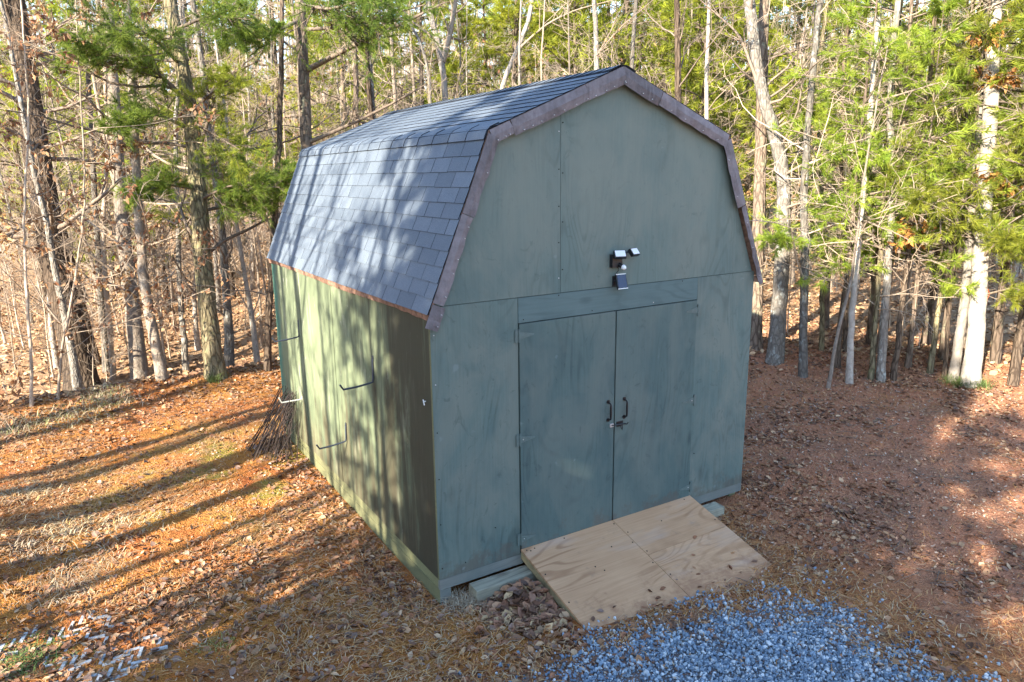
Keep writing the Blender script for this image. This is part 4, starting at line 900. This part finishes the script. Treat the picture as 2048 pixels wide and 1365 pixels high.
# tall pines whose crowns fill the top behind the ridge
TPG = 'tall pines behind the ridge'
tp = [pine_tree(15, 0.15, 211, 'tall yellow-green pine standing far behind the roof ridge', TPG, 3.0, 2.8, 0.5, 5, 10, 12, 0.26, 0.022, cols=((0.17, 0.23, 0.025), (0.52, 0.52, 0.055)), keep=0.9, prof=0.55),
      pine_tree(13, 0.13, 212, 'tall yellow-green pine standing far behind the roof ridge', TPG, 2.2, 2.6, 0.5, 5, 10, 12, 0.26, 0.022, cols=((0.15, 0.22, 0.03), (0.45, 0.50, 0.06)), keep=0.9, prof=0.55)]
place(tp[0], 1180, 400, 0.5, 1, depth=26); place(tp[1], 1330, 400, 2.1, 1, depth=24)
for (i, u, d, rz, sc) in [(0, 1430, 27, 1.0, 1.05), (1, 1060, 29, 3.3, 1.2), (0, 1260, 33, 4.0, 1.3), (1, 980, 25, 5.0, 0.85), (0, 1110, 36, 0.2, 1.3), (1, 1480, 31, 2.6, 1.2), (0, 800, 33, 2.0, 1.1), (1, 1570, 27, 1.6, 1.1), (0, 1390, 38, 3.0, 1.35), (1, 1700, 30, 3.9, 1.15), (0, 1850, 29, 5.5, 1.0), (1, 1980, 27, 0.7, 1.1), (0, 300, 34, 1.9, 1.0), (1, 120, 30, 4.8, 1.0), (0, 640, 38, 3.7, 1.1), (1, 480, 33, 0.9, 0.9), (0, 1020, 22, 2.9, 0.9), (1, 1150, 21, 0.3, 0.85), (0, 1250, 23, 1.4, 0.9), (1, 1400, 21, 4.2, 0.9), (0, 1350, 28, 5.9, 1.1), (1, 930, 30, 2.4, 1.15), (0, 1500, 23, 0.1, 0.9), (1, 1210, 29, 3.5, 1.2), (0, 560, 25, 4.4, 0.95), (1, 700, 24, 1.1, 0.95), (0, 400, 27, 2.7, 1.0), (1, 230, 24, 5.2, 0.95), (0, 60, 26, 0.6, 1.0), (1, 850, 24, 3.0, 0.9)]:
    o = place(dup(tp[i], (0, 0, 0)), u, 400, rz, sc, depth=d)
    if u < 900: o['label'] = 'green pine standing deep in the bare wood beyond the side wall of the shed'; o['group'] = 'pines deep in the bare wood'
    elif u > 1500: o['label'] = 'tall pine far beyond the bank with the white trunks'; o['group'] = 'pines far beyond the right bank'
    elif d < 24.5: o['label'] = 'nearer and lower yellow-green pine just behind the roof ridge'; o['group'] = 'nearer pines behind the ridge'

# ------------------------------------------------------------------ the wood: bare trees, saplings, twiggy brush
BN = ['dark furrowed', 'pale smooth-barked', 'lichen-grey', 'slim pale', 'whitish', 'slim tan']
BL = [('%s bare tree standing back in the wood' % q, '%s bare trees of the wood' % q) for q in BN]
SN = ['short leafless tan sapling in the understorey', 'tan sapling holding a few papery leaves in the understorey', 'dark-twigged leafless sapling in the understorey', 'tall tan sapling with sparse papery leaves in the understorey']
bt = [bare_tree(12+2*(i % 3), [0.10, 0.085, 0.10, 0.055, 0.08, 0.05][i], 300+i, [B_OAK, B_PALE, B_LICH, B_PALE, B_WHITE, B_TWIG][i], [B_DTWIG, B_TWIG, B_DTWIG, B_TWIG, B_TWIG, B_TWIG][i], BL[i][0], BL[i][1], n1=26, n2=5, n3=5, n4=2, t0=0.10, lf=0.17, minr=0.004, up=0.15) for i in range(6)]
sg = [bare_tree(3.2+0.8*i, 0.018+0.004*i, 330+i, B_TWIG, B_TWIG if i != 2 else B_DTWIG, SN[i], SN[i]+' group', name='bare_sapling', n1=16, n2=5, n3=4, t0=0.12, lf=0.38, minr=0.003, leaf=[0, 260, 0, 160][i], up=0.15, lean=0.08) for i in range(4)]
free = {id(o) for o in bt+sg}
def spot(o, x, y, rz, sc):
    if id(o) in free:
        free.discard(id(o)); o.location = (x, y, float(gh(x, y))-0.02); o.rotation_euler = (0, 0, rz); o.scale = (sc,)*3; return o
    return dup(o, (x, y, float(gh(x, y))-0.02), rz, sc, tilt=(rng.normal()*0.03, rng.normal()*0.03))
def wedge(n, dmin, dmax, seed, pmin=-60, pmax=2110, clear=True):
    g = np.random.default_rng(seed); out = []
    while len(out) < n:
        u = g.uniform(pmin, pmax); d = math.sqrt(g.uniform(dmin**2, dmax**2)); p = dpix(u, 349, d); x, y = p[0], p[1]
        if -1.2 < x < 5.2 and -2 < y < 6.6: continue
        if x > 4 and math.hypot(x-5, y+1) < 5.9: continue                        # open yard right of the shed
        if x < 4.0 and y < 10.6+0.1*x: continue                                   # open yard left of the shed
        if 1450 < u and d < 20 and g.random() < 0.8: continue           # pale clearing behind the right bank
        out.append((x, y))
    return out
for k, (x, y) in enumerate(wedge(70, 11, 26, 41)): spot(bt[k % 6], x, y, rng.uniform(0, 6.28), rng.uniform(0.55, 1.05))
for k, (x, y) in enumerate(wedge(150, 26, 62, 42)): spot(bt[int(rng.integers(6))], x, y, rng.uniform(0, 6.28), rng.uniform(0.75, 1.2))
for k, (x, y) in enumerate(wedge(120, 10.5, 22, 43)): spot(sg[k % 4], x, y, rng.uniform(0, 6.28), rng.uniform(0.6, 1.15))
for k, (x, y) in enumerate(wedge(130, 22, 45, 44)): spot(sg[int(rng.integers(4))], x, y, rng.uniform(0, 6.28), rng.uniform(0.9, 1.6))
# far wood on the rising ground
g = np.random.default_rng(51); fw = MB(); N = 1300
ang = g.uniform(-0.15, 1.25, N); dist = np.sqrt(g.uniform(58**2, 130**2, N)); fx = CAM[0]+dist*np.sin(ang); fy = CAM[1]+dist*np.cos(ang); fz = gh(fx, fy)
Hh = g.uniform(8, 16, N); m_ = 5; tt = np.linspace(0, 1, m_)
P = np.stack([fx[:, None]+np.cumsum(g.normal(size=(N, m_))*0.12, 1), fy[:, None]+np.cumsum(g.normal(size=(N, m_))*0.12, 1), fz[:, None]+Hh[:, None]*tt-0.3], -1)
R = (g.uniform(0.06, 0.17, N))[:, None]*np.linspace(1, 0.2, m_)
fw.tubes(P, R, 5); P1, R1 = children(P, R, 11, 0.15, 1.0, 0.24, (0.5, 1.2), 0.25, 4, g, 0.4, 0.2, minr=0.016); fw.tubes(P1, R1, 3); P2, R2 = children(P1, R1, 4, 0.2, 1, 0.5, (0.4, 1.1), 0.2, 3, g, 0.6, 0.25, minr=0.012); fw.tubes(P2, R2, 3)
o = fw.build('distant_wood', B_TWIG, None, True); tag(o, 'distant mass of bare trees on the rising ground', 'woodland', kind='stuff')

# ------------------------------------------------------------------ trees left of the frame whose shadows reach the yard
def SC(s, c): return s*math.cos(SUN_AZ)-c*math.sin(SUN_AZ), s*math.sin(SUN_AZ)+c*math.cos(SUN_AZ)
EG = 'evergreens beside the yard'
ev = [pine_tree(12.0, 0.16, 401, 'dense evergreen standing beside the yard towards the sun', EG, 0.8, 1.9, 0.42, 6, 10, 10, 0.26, 0.034, (DG_A, DG_B), tufts=4, prof=0.33),
      pine_tree(11.0, 0.15, 402, 'dense evergreen standing beside the yard towards the sun', EG, 0.6, 1.8, 0.42, 6, 10, 10, 0.26, 0.034, (DG_A, DG_B), tufts=4, prof=0.33)]
ev.append(pine_tree(10.5, 0.14, 403, 'open sparse evergreen standing beside the yard towards the sun', 'sparse evergreens beside the yard', 2.2, 1.7, 0.5, 5, 8, 9, 0.24, 0.026, (DG_A, DG_B), tufts=3, prof=0.4, keep=0.64))
first = set()
for k, (s, c, sc) in enumerate([(-9.5, -0.55, 0.95), (-9.2, -1.9, 0.97), (-9.0, 1.05, 0.98), (-9.8, -2.8, 0.93), (-9.2, -4.8, 0.8), (-10.5, -6.6, 0.72), (-9.2, -9.2, 0.8), (-12.6, -0.15, 1.05), (-12.2, -1.2, 1.03), (-12.8, -2.1, 1.10), (-12.4, -3.7, 1.02), (-12.5, -5.2, 0.8), (-5.2, 9.75, 0.85)]):
    x, y = SC(s, c); i = 2 if c < -2.3 or 0.9 < c < 5 else k % 2; o = ev[i]; z = float(gh(x, y))-0.05
    if i not in first: first.add(i); o.location = (x, y, z); o.scale = (sc,)*3; o.rotation_euler = (0, 0, k*1.3)
    else: dup(o, (x, y, z), k*1.3, sc)
SHG = 'bare trees beside the yard whose shadows cross it'
sh = [bare_tree(15, 0.17, 421, B_OAK, B_DTWIG, 'tall bare tree beside the yard throwing a long shadow', SHG, n1=20, t0=0.3, lf=0.24, minr=0.006), bare_tree(13, 0.09, 422, B_LICH, B_DTWIG, 'tall bare tree beside the yard throwing a long shadow', SHG, n1=18, t0=0.25, lf=0.24, minr=0.006)]
for k, (s, c, sc) in enumerate([(-6.2, 3.25, 0.85), (-5.6, 2.36, 0.50), (-6.8, 4.35, 0.8), (-5.8, 3.75, 0.45), (-9, 5.2, 1.0), (-10, 2.8, 0.9), (-8, 6.1, 0.9), (-7.5, 1.85, 0.6), (-11, 7.2, 1.0), (-6.5, 1.3, 0.7), (-12, 4.7, 1.0), (-7.2, 5.6, 0.55), (-11, 4.05, 1.0), (-12, 5.9, 1.0), (-10, 8.0, 0.9)]):
    x, y = SC(s, c); o = sh[k % 2]; z = float(gh(x, y))-0.05
    if k < 2: o.location = (x, y, z); o.scale = (sc,)*3
    else: dup(o, (x, y, z), k*1.7, sc)

# ------------------------------------------------------------------ ground litter
def in_shed(x, y, e=0.02): return (x > -e) & (x < WD+e) & (y > -e) & (y < LN+e)
def on_ramp(x, y): return (x > D0-0.03) & (x < D2+0.03) & (y > -1.04-0.10*fbm(x, y, 4, 2)*4) & (y < 0.02)
def rays_ground(n, g, vmin, vmax, umin=-40, umax=2090):
    """points spread over the yard: uniform in the plan of the visible ground"""
    u = g.uniform(umin, umax, n*3); v = g.uniform(vmin, vmax, n*3)
    d = CR*((u-1024)/FPX)[:, None]-CU*((v-682.5)/FPX)[:, None]+CF
    t = (-0.2-CAM[2])/d[:, 2]; p = CAM+d*t[:, None]; return p[:, 0], p[:, 1]
def scatter(n, g, dens):
    xs, ys = [], []; tot = 0
    while tot < n:
        x = g.uniform(-4.5, 12.5, 60000); y = g.uniform(-4.0, 10.5, 60000)
        rx = x-CAM[0]; ry = y-CAM[1]; dep = rx*CF[0]+ry*CF[1]; lat = rx*CR[0]+ry*CR[1]
        vis = (dep > 2.5) & (np.abs(lat) < dep*0.78+0.6)
        keep = vis & ~in_shed(x, y) & ~on_ramp(x, y) & (g.random(60000) < dens(x, y)*np.clip(7.0/np.maximum(dep, 3), 0.25, 1.0))
        xs.append(x[keep]); ys.append(y[keep]); tot += keep.sum()
        if len(xs) > 80: break
    x = np.concatenate(xs)[:n]; y = np.concatenate(ys)[:n]; return x, y
g = np.random.default_rng(77)
def leaf_dens(x, y):
    base = 0.18+0.9*sst(-0.02, 0.16, fbm(x, y, 0.8, 4))
    bank = np.exp(-((y-(8.0+0.1*x))/1.2)**2)*(x < 3.5)
    band = np.exp(-((y-0.45*x-2.1)/0.5)**2)*(x < 0)
    r = base*0.40+bank*0.8+band*0.55+0.35*np.exp(-((x-0.55)**2+(y+0.45)**2)/0.16)*3
    wallp = np.exp(-(x+0.25)**2/0.05)*(y > 0)*(y < 5)*0.9
    drift = np.exp(-((np.hypot(x-5, y+1)-6.0)/1.0)**2)*(x > 4)*(y > -3)
    clump = (x > 3.7)*sst(0.02, 0.16, fbm(x+31, y+7, 1.3, 4))*0.75
    fore = (x < 1.2)*(y < 1.2)*0.22
    r = r+wallp+0.5*sst(7.5, 9.0, np.hypot(x-2, y-1))+0.7*drift+clump+fore
    return np.clip(r*np.clip(1-1.6*gravel_mask(x, y), 0.16, 1), 0.01, 1)
def ground_leaves(mb, x, y, g, size, cols, lift=0.012, tilt=0.45, asp=0.62):
    N = len(x); z = gh(x, y)+lift*g.random(N)+0.004
    n = unit(np.stack([g.normal(size=N)*tilt, g.normal(size=N)*tilt, np.ones(N)], 1)); a = g.uniform(0, 6.28, N); h = np.stack([np.cos(a), np.sin(a), np.zeros(N)], 1)
    d = unit(h-(h*n).sum(1, keepdims=True)*n); s = np.cross(n, d); sz = (size*g.uniform(0.55, 1.35, N))[:, None]; p = np.stack([x, y, z], 1)
    cu = sz*g.uniform(-0.05, 0.32, (N, 1)); w = sz*asp*0.5*g.uniform(0.6, 1.2, (N, 1))
    v = np.stack([p-d*sz*0.5+n*cu*0.6, p-d*sz*0.12+s*w+n*cu, p+d*sz*0.2+s*w*0.75+n*cu*1.1, p+d*sz*0.5+n*cu*0.4, p+d*sz*0.2-s*w*0.75+n*cu*0.9, p-d*sz*0.12-s*w+n*cu*0.8, p-d*sz*0.1, p+d*sz*0.2], 1)
    ci = g.integers(0, len(cols), N); c = np.asarray(cols)[ci]*g.uniform(0.6, 1.3, (N, 1)); b = np.arange(N)[:, None]*8
    mb.add(v.reshape(-1, 3), np.concatenate([b+np.array([[1, 6, 7, 2]]), b+np.array([[6, 5, 4, 7]])]), np.concatenate([b+np.array([[0, 6, 1]]), b+np.array([[0, 5, 6]]), b+np.array([[2, 7, 3]]), b+np.array([[7, 4, 3]])]), col=np.repeat(c, 8, 0))
LC = [(0.33, 0.18, 0.095), (0.24, 0.12, 0.065), (0.38, 0.23, 0.125), (0.16, 0.09, 0.058), (0.31, 0.15, 0.08), (0.44, 0.30, 0.18), (0.22, 0.145, 0.11)]
lb = MB(); x, y = scatter(36000, g, leaf_dens); ground_leaves(lb, x, y, g, 0.064, LC)
# heap of big leaves in the corner beside the ramp, with the pile's own height
n = 700; a = g.normal(size=(n, 2))*np.array([0.17, 0.20]); px = 0.56+a[:, 0]; py = -0.42+a[:, 1]; ok = (px < D0-0.02) & (py < -0.18) & (px > 0.05); px, py = px[ok], py[ok]
hl = MB(); ground_leaves(hl, px, py, g, 0.105, [(0.29, 0.15, 0.095), (0.19, 0.10, 0.07), (0.36, 0.20, 0.125), (0.25, 0.12, 0.08), (0.44, 0.30, 0.175), (0.16, 0.095, 0.075)], 0.0, 0.38, 0.72)
hV = hl.V[0].reshape(-1, 8, 3); hh = 0.13*np.exp(-((hV[:, 0, 0]-0.66)**2+(hV[:, 0, 1]+0.33)**2)/0.05)*g.random(len(hV)); hV[:, :, 2] += hh[:, None]; hl.V = [hV.reshape(-1, 3)]
rl = MB(); q = 26; ax = g.uniform(D0+0.05, D2-0.05, q); aa = RL*(0.30+0.56*g.random(q)**0.4); ground_leaves(rl, ax, RA[1]+rd[1]*aa, g, 0.05, LC, 0.0, 0.35)
rv_ = rl.V[0].reshape(-1, 8, 3); zc_ = gh(ax, RA[1]+rd[1]*aa)+0.004; rv_[:, :, 2] += (RA[2]+rd[2]*aa+0.006-zc_)[:, None]; lb.add(rv_.reshape(-1, 3), rl.F[4][0], rl.F[3][0], col=rl.C[0])
for (nm, m, lab) in (('leaf_litter', lb, 'dry brown leaves strewn over the yard'), ('leaf_heap', hl, 'heap of larger brown leaves in the corner by the ramp')):
    o = m.build(nm, M_LITTER, None, True, color=True); tag(o, lab, 'leaves', kind='stuff')
# small chips, bark bits and twigs
cb = MB()
def chip_dens(x, y): return np.clip(0.25+0.9*sst(3.0, 5.0, x+fbm(x, y, 0.9, 3)*3)+0.4*sst(-0.05, 0.15, fbm(x+9, y, 1.1, 4)), 0, 1)*np.clip(1-1.6*gravel_mask(x, y), 0.22, 1)
x, y = scatter(52000, g, lambda x, y: np.clip(chip_dens(x, y)+1.2*np.exp(-((y+1.22)/0.22)**2)*(x > 0.6)*(x < 3.4), 0, 1)); ground_leaves(cb, x, y, g, 0.030, [(0.32, 0.165, 0.10), (0.19, 0.095, 0.065), (0.40, 0.21, 0.13), (0.44, 0.28, 0.19), (0.14, 0.085, 0.068), (0.46, 0.37, 0.30)], 0.01, 0.6, 0.5)
o = cb.build('bark_mulch', M_LITTER, None, False, color=True); tag(o, 'small bark chips and leaf crumbs on the clay', 'mulch', kind='stuff')
# pine straw
st = MB()
def straw_dens(x, y): return np.clip(0.15+1.0*sst(-0.06, 0.12, fbm(x-4, y+2, 0.7, 4))+0.9*np.exp(-((y+1.2)/0.22)**2)*(x > 0.8)*(x < 3.3), 0, 1)*(0.35+0.65*sst(5.5, 2.5, x))*np.clip(1-1.8*gravel_mask(x, y), 0.10, 1)
x, y = scatter(42000, g, straw_dens); N = len(x); z = gh(x, y)+0.004+0.02*g.random(N)**2
a = 0.5+fbm(x, y, 0.5, 2)*8+g.normal(size=N)*0.8; L = g.uniform(0.05, 0.15, N); dx = np.cos(a)*L/2; dy = np.sin(a)*L/2; kx = -np.sin(a); ky = np.cos(a); w = 0.0024; bow = g.normal(size=N)*0.018
p0 = np.stack([x-dx, y-dy, z+g.normal(size=N)*0.008], 1); p1 = np.stack([x+kx*bow, y+ky*bow, z+0.012], 1); p2 = np.stack([x+dx, y+dy, z+g.normal(size=N)*0.008], 1); sd_ = np.stack([kx, ky, np.zeros(N)], 1)*w
v = np.stack([p0-sd_, p0+sd_, p1+sd_, p1-sd_, p2+sd_*0.6, p2-sd_*0.6], 1)
sc_ = np.array([(0.46, 0.22, 0.075), (0.38, 0.155, 0.06), (0.48, 0.28, 0.13), (0.30, 0.125, 0.06), (0.46, 0.33, 0.20)])[g.integers(0, 5, N)]*g.uniform(0.7, 1.25, (N, 1)); b = np.arange(N)[:, None]*6
st.add(v.reshape(-1, 3), np.concatenate([b+np.array([[0, 1, 2, 3]]), b+np.array([[3, 2, 4, 5]])]), col=np.repeat(sc_, 6, 0))
o = st.build('pine_straw', M_LITTER, None, False, color=True); tag(o, 'orange pine straw lying over the yard', 'straw', kind='stuff')
# leaf litter on the floor of the wood
def wood_floor(n, g):
    X, Y = [], []
    for (x, y) in [(None, None)]:
        u = g.uniform(-60, 2110, n*2); d = np.sqrt(g.uniform(9.0**2, 30**2, n*2)); q = CAM+(CR*((u-1024)/FPX)[:, None]+CF)*d[:, None]
        x, y = q[:, 0], q[:, 1]; ok = ~((x > -1) & (x < 5) & (y < 6)) & ((x > 4) | (y > 8.0)) & ((x < 4) | (np.hypot(x-5, y+1) > 5.6)); X.append(x[ok][:n]); Y.append(y[ok][:n])
    return np.concatenate(X), np.concatenate(Y)
wf = MB(); x, y = wood_floor(26000, g); ground_leaves(wf, x, y, g, 0.13, [(0.46, 0.29, 0.16), (0.35, 0.20, 0.105), (0.53, 0.37, 0.23), (0.24, 0.135, 0.08)], 0.03, 0.5)
o = wf.build('forest_floor_leaves', M_LITTER, None, False, color=True); tag(o, 'deep tan leaf carpet on the floor of the wood', 'leaves', kind='stuff')
# fallen twigs
tw = MB(); x, y = scatter(650, g, lambda x, y: np.clip(0.12+0.5*(x > 3.7), 0, 1)); N = len(x); a = g.uniform(0, 6.28, N); L = g.uniform(0.08, 0.4, N)
P = np.stack([np.stack([x+np.cos(a)*L*t+g.normal(size=N)*0.012, y+np.sin(a)*L*t+g.normal(size=N)*0.012, gh(x+np.cos(a)*L*t, y+np.sin(a)*L*t)+0.008+0.02*g.random(N)], 1) for t in (0, .33, .66, 1)], 1); tw.tubes(P, np.full((N, 4), 0.004)*np.linspace(1, .5, 4), 5)
ok = ~in_shed(P[:, 3, 0], P[:, 3, 1])
o = tw.build('fallen_twigs', B_DTWIG); tag(o, 'thin fallen twigs lying on the clay', 'twigs', kind='stuff')
# gravel
gm = MB(); N0 = 95000; x = g.uniform(-0.6, 3.6, N0); y = g.uniform(-3.4, -0.9, N0); ms = gravel_mask(x, y); ok = (g.random(N0) < np.clip(0.16+ms*1.05+1.3*fbm(x, y, 4.0, 4), 0.02, 1)*0.80) & (ms > -0.55); x, y = x[ok][:30000], y[ok][:30000]; N = len(x)
ico = np.array([(0, 0, 1), (0.89, 0, 0.45), (0.28, 0.85, 0.45), (-0.72, 0.53, 0.45), (-0.72, -0.53, 0.45), (0.28, -0.85, 0.45), (0.72, 0.53, -0.45), (-0.28, 0.85, -0.45), (-0.89, 0, -0.45), (-0.28, -0.85, -0.45), (0.72, -0.53, -0.45), (0, 0, -1)])
icf = np.array([(0, 1, 2), (0, 2, 3), (0, 3, 4), (0, 4, 5), (0, 5, 1), (1, 6, 2), (2, 6, 7), (2, 7, 3), (3, 7, 8), (3, 8, 4), (4, 8, 9), (4, 9, 5), (5, 9, 10), (5, 10, 1), (1, 10, 6), (11, 7, 6), (11, 8, 7), (11, 9, 8), (11, 10, 9), (11, 6, 10)])
s = (0.0045+0.0135*g.random(N)**2.4)[:, None, None]*g.uniform(0.6, 1.25, (N, 1, 3)); V = ico[None]*(1+0.22*g.normal(size=(N, 12, 1)))*s
a = g.uniform(0, 6.28, N)[:, None]; V = np.stack([V[..., 0]*np.cos(a)-V[..., 1]*np.sin(a), V[..., 0]*np.sin(a)+V[..., 1]*np.cos(a), V[..., 2]+V[..., 0]*0.3*g.normal(size=(N, 1))], -1)
V += np.stack([x, y, gh(x, y)+0.006+0.012*g.random(N)], 1)[:, None, :]
gc = np.array([(0.21, 0.285, 0.365), (0.33, 0.41, 0.48), (0.11, 0.16, 0.22), (0.54, 0.59, 0.62), (0.18, 0.255, 0.345)])[g.integers(0, 5, N)]*g.uniform(0.75, 1.2, (N, 1))
gm.add(V.reshape(-1, 3), t=(icf[None]+(np.arange(N)*12)[:, None, None]).reshape(-1, 3), col=np.repeat(gc, 12, 0))
o = gm.build('gravel', M_GRAVEL, None, False, color=True); tag(o, 'blue-grey gravel spread in front of the ramp', 'gravel', kind='stuff')
# dry grass tufts
def grass(name, cx, cy, n, spread, L, cols, label, lean=0.6, group=None):
    m = MB(); px = cx+g.normal(size=n)*spread; py = cy+g.normal(size=n)*spread; pz = gh(px, py)-0.01; a = g.uniform(0, 6.28, n); l = L*g.uniform(0.5, 1.2, n); d = np.stack([np.cos(a)*lean, np.sin(a)*lean, np.ones(n)*g.uniform(0.3, 1, n)], 1); d = unit(d)
    p = np.stack([px, py, pz], 1); sdv = np.stack([-np.sin(a), np.cos(a), np.zeros(n)], 1)*0.0028; mid = p+d*(l*0.55)[:, None]; tip = p+d*l[:, None]*0.95+np.stack([np.cos(a)*l*0.3, np.sin(a)*l*0.3, -l*0.25], 1)
    v = np.stack([p-sdv, p+sdv, mid+sdv*0.8, mid-sdv*0.8, tip], 1); b = np.arange(n)[:, None]*5; c = np.asarray(cols)[g.integers(0, len(cols), n)]*g.uniform(0.7, 1.2, (n, 1))
    m.add(v.reshape(-1, 3), b+np.array([[0, 1, 2, 3]]), b+np.array([[3, 2, 4]]), col=np.repeat(c, 5, 0)); o = m.build(name, M_LITTER, None, False, color=True, loc=(cx, cy, float(gh(cx, cy)))); o.location = (cx, cy, float(gh(cx, cy)))
    return tag(o, label, 'grass' if 'grass' in name else 'plant', group, 'stuff' if 'patch' in name or 'fern' in name or 'green_grass' in name else None)
DRY = [(0.46, 0.37, 0.24), (0.36, 0.28, 0.18), (0.52, 0.44, 0.31)]; GRN = [(0.10, 0.15, 0.04), (0.15, 0.19, 0.06), (0.07, 0.11, 0.03)]
grass('dry_grass_tuft', 0.16, -0.10, 420, 0.07, 0.14, DRY, 'dry straw-coloured grass tuft at the foot of the front shed corner')
p = gpix(60, 1315); grass('green_fern_tuft', p[0], p[1], 500, 0.13, 0.10, GRN, 'low green tuft beside the white grid paver', 0.9)
p = gpix(1912, 768); grass('pine_seedling', p[0], p[1], 260, 0.10, 0.28, GRN, 'green pine seedling at the left foot of the broad pale pine', 0.5)
p = gpix(1958, 775); grass('pine_seedling', p[0], p[1], 220, 0.08, 0.28, GRN, 'green pine seedling at the right foot of the broad pale pine', 0.5)
p = gpix(425, 757); grass('ivy_shoot', p[0], p[1]-0.15, 160, 0.05, 0.28, GRN, 'green shoot at the foot of the mossy oak', 0.4)
p = gpix(440, 1290); grass('green_grass_tuft', p[0], p[1], 160, 0.08, 0.07, [(0.22, 0.23, 0.07), (0.30, 0.26, 0.10)], 'faded olive grass tuft in the leaf-strewn foreground', 0.7)
for (u, v, n) in [(215, 800, 500), (30, 860, 400), (150, 835, 300)]:
    p = gpix(u, v); grass('dry_grass_patch', p[0], p[1], n, 0.22, 0.22, DRY+[(0.25, 0.27, 0.10)], 'loose dry grass hanging over the bank below the leaning oak', 0.6, 'dry grass on the bank')

for (u, v, n) in [(60, 985, 420), (130, 1060, 380), (40, 1110, 380), (190, 1130, 300), (110, 1180, 300), (250, 1050, 260)]:
    p = gpix(u, v); grass('dry_grass_patch', p[0], p[1], n, 0.17, 0.13, DRY+[(0.48, 0.28, 0.12)], 'matted dry grass on the low orange clay bank', 0.9, 'dry grass on the clay bank')

# ------------------------------------------------------------------ bundle of thin rods leaning on the side wall
rb = thing('rod_bundle', (-0.25, 4.1, float(gh(-0.25, 4.1))), 'tangle of thin dark rods leaning against the green side wall', 'rods')
for k in range(64):
    if k < 34: foot = np.array([-0.62+0.30*g.random()+0.0, 4.75-0.022*k+0.05*g.normal(), 0]); topp = np.array([-0.02-0.16*g.random(), 4.45-0.018*k+0.06*g.normal(), 0.52+0.16*g.random()])
    else: foot = np.array([-0.10-0.40*g.random(), 3.85+0.6*g.random(), 0]); topp = np.array([-0.02-0.10*g.random(), 3.85+0.65*g.random(), 0.25+0.38*g.random()])
    foot[2] = gh(foot[0], foot[1])-0.02; t = np.linspace(0, 1, 7)[:, None]; P = foot*(1-t)+topp*t; P[:, 0] -= 0.03*np.sin(t[:, 0]*math.pi)*g.random(); P[:, 1] += 0.03*np.sin(t[:, 0]*math.pi)*g.normal()
    P[:, 0] = np.minimum(P[:, 0], -0.012)
    m = MB(); m.tube(P, 0.0045, 5); o = m.build('rod', M_WIRE, loc=rb.location); o.parent = rb
# ------------------------------------------------------------------ white plastic grid paver half buried in leaves
gp0 = gpix(170, 1310); gp = thing('grid_paver', (gp0[0], gp0[1], gp0[2]), 'white plastic zigzag grid paver half buried in leaves', 'paver')
M_PAVER = flat('weathered_white_plastic', (0.40, 0.42, 0.43), 0.6, 0.3, var=0.4)
ux, uy = unit(np.array([0.55, -0.83])), unit(np.array([0.83, 0.55]))
for r in range(9):
    for s in range(12):
        if fbm(r*0.9+3, s*0.7, 0.55, 3) < -0.03 or g.random() < 0.14: continue
        a = (r-4)*0.115; b = (s-6)*0.062
        c = np.array([gp0[0], gp0[1]])+ux*b*1.6+uy*(a*0.75); sg_ = 1 if s % 2 else -1; d = unit(ux*0.75+uy*sg_*0.9)
        e0 = c-d*0.058; e1 = c+d*0.058; z0 = float(gh(e0[0], e0[1]))+0.002+0.014*g.random(); z1 = float(gh(e1[0], e1[1]))+0.002+0.014*g.random(); nn = np.array([-d[1], d[0]])*g.uniform(0.009, 0.016)
        m = MB(); q = [(*(e0-nn), z0), (*(e1-nn), z1), (*(e1+nn), z1), (*(e0+nn), z0)]; lo = [(a_[0], a_[1], a_[2]-0.035) for a_ in q]
        m.add(lo+q, [(0, 3, 2, 1), (4, 5, 6, 7), (0, 1, 5, 4), (1, 2, 6, 5), (2, 3, 7, 6), (3, 0, 4, 7)]); o = m.build('cell_bar', M_PAVER, loc=gp.location); o.parent = gp
# orange ribbon tied to a twig
p = dpix(1977, 592, float((gpix(1942, 772)-CAM)@CF)-0.9); m = MB(); t = np.linspace(0, 1, 8)
V = np.concatenate([np.stack([p[0]+0.02*np.sin(t*7)-0.012, p[1]+0.015*np.cos(t*6)+0*t, p[2]+0.10-0.20*t], 1), np.stack([p[0]+0.02*np.sin(t*7)+0.016, p[1]+0.015*np.cos(t*6)+0.01, p[2]+0.10-0.20*t], 1)]); i = np.arange(7)
V2 = V+np.array([0, 0.002, 0]); m.add(np.concatenate([V, V2]), np.concatenate([np.stack([i, i+1, i+9, i+8], 1), np.stack([i+16, i+24, i+25, i+17], 1), np.stack([i, i+16, i+17, i+1], 1), np.stack([i+8, i+9, i+25, i+24], 1)]))
o = m.build('flagging_ribbon', flat('orange_ribbon', (0.75, 0.14, 0.02), 0.5, 0.3), loc=tuple(p)); o.location = tuple(p); tag(o, 'small orange ribbon hanging by the broad pale pine', 'ribbon')
print('objects', len(bpy.data.objects), 'tris', sum(sum(len(p.vertices)-2 for p in me.polygons) if len(me.polygons) < 20 else len(me.loops)-2*len(me.polygons) for me in bpy.data.meshes))
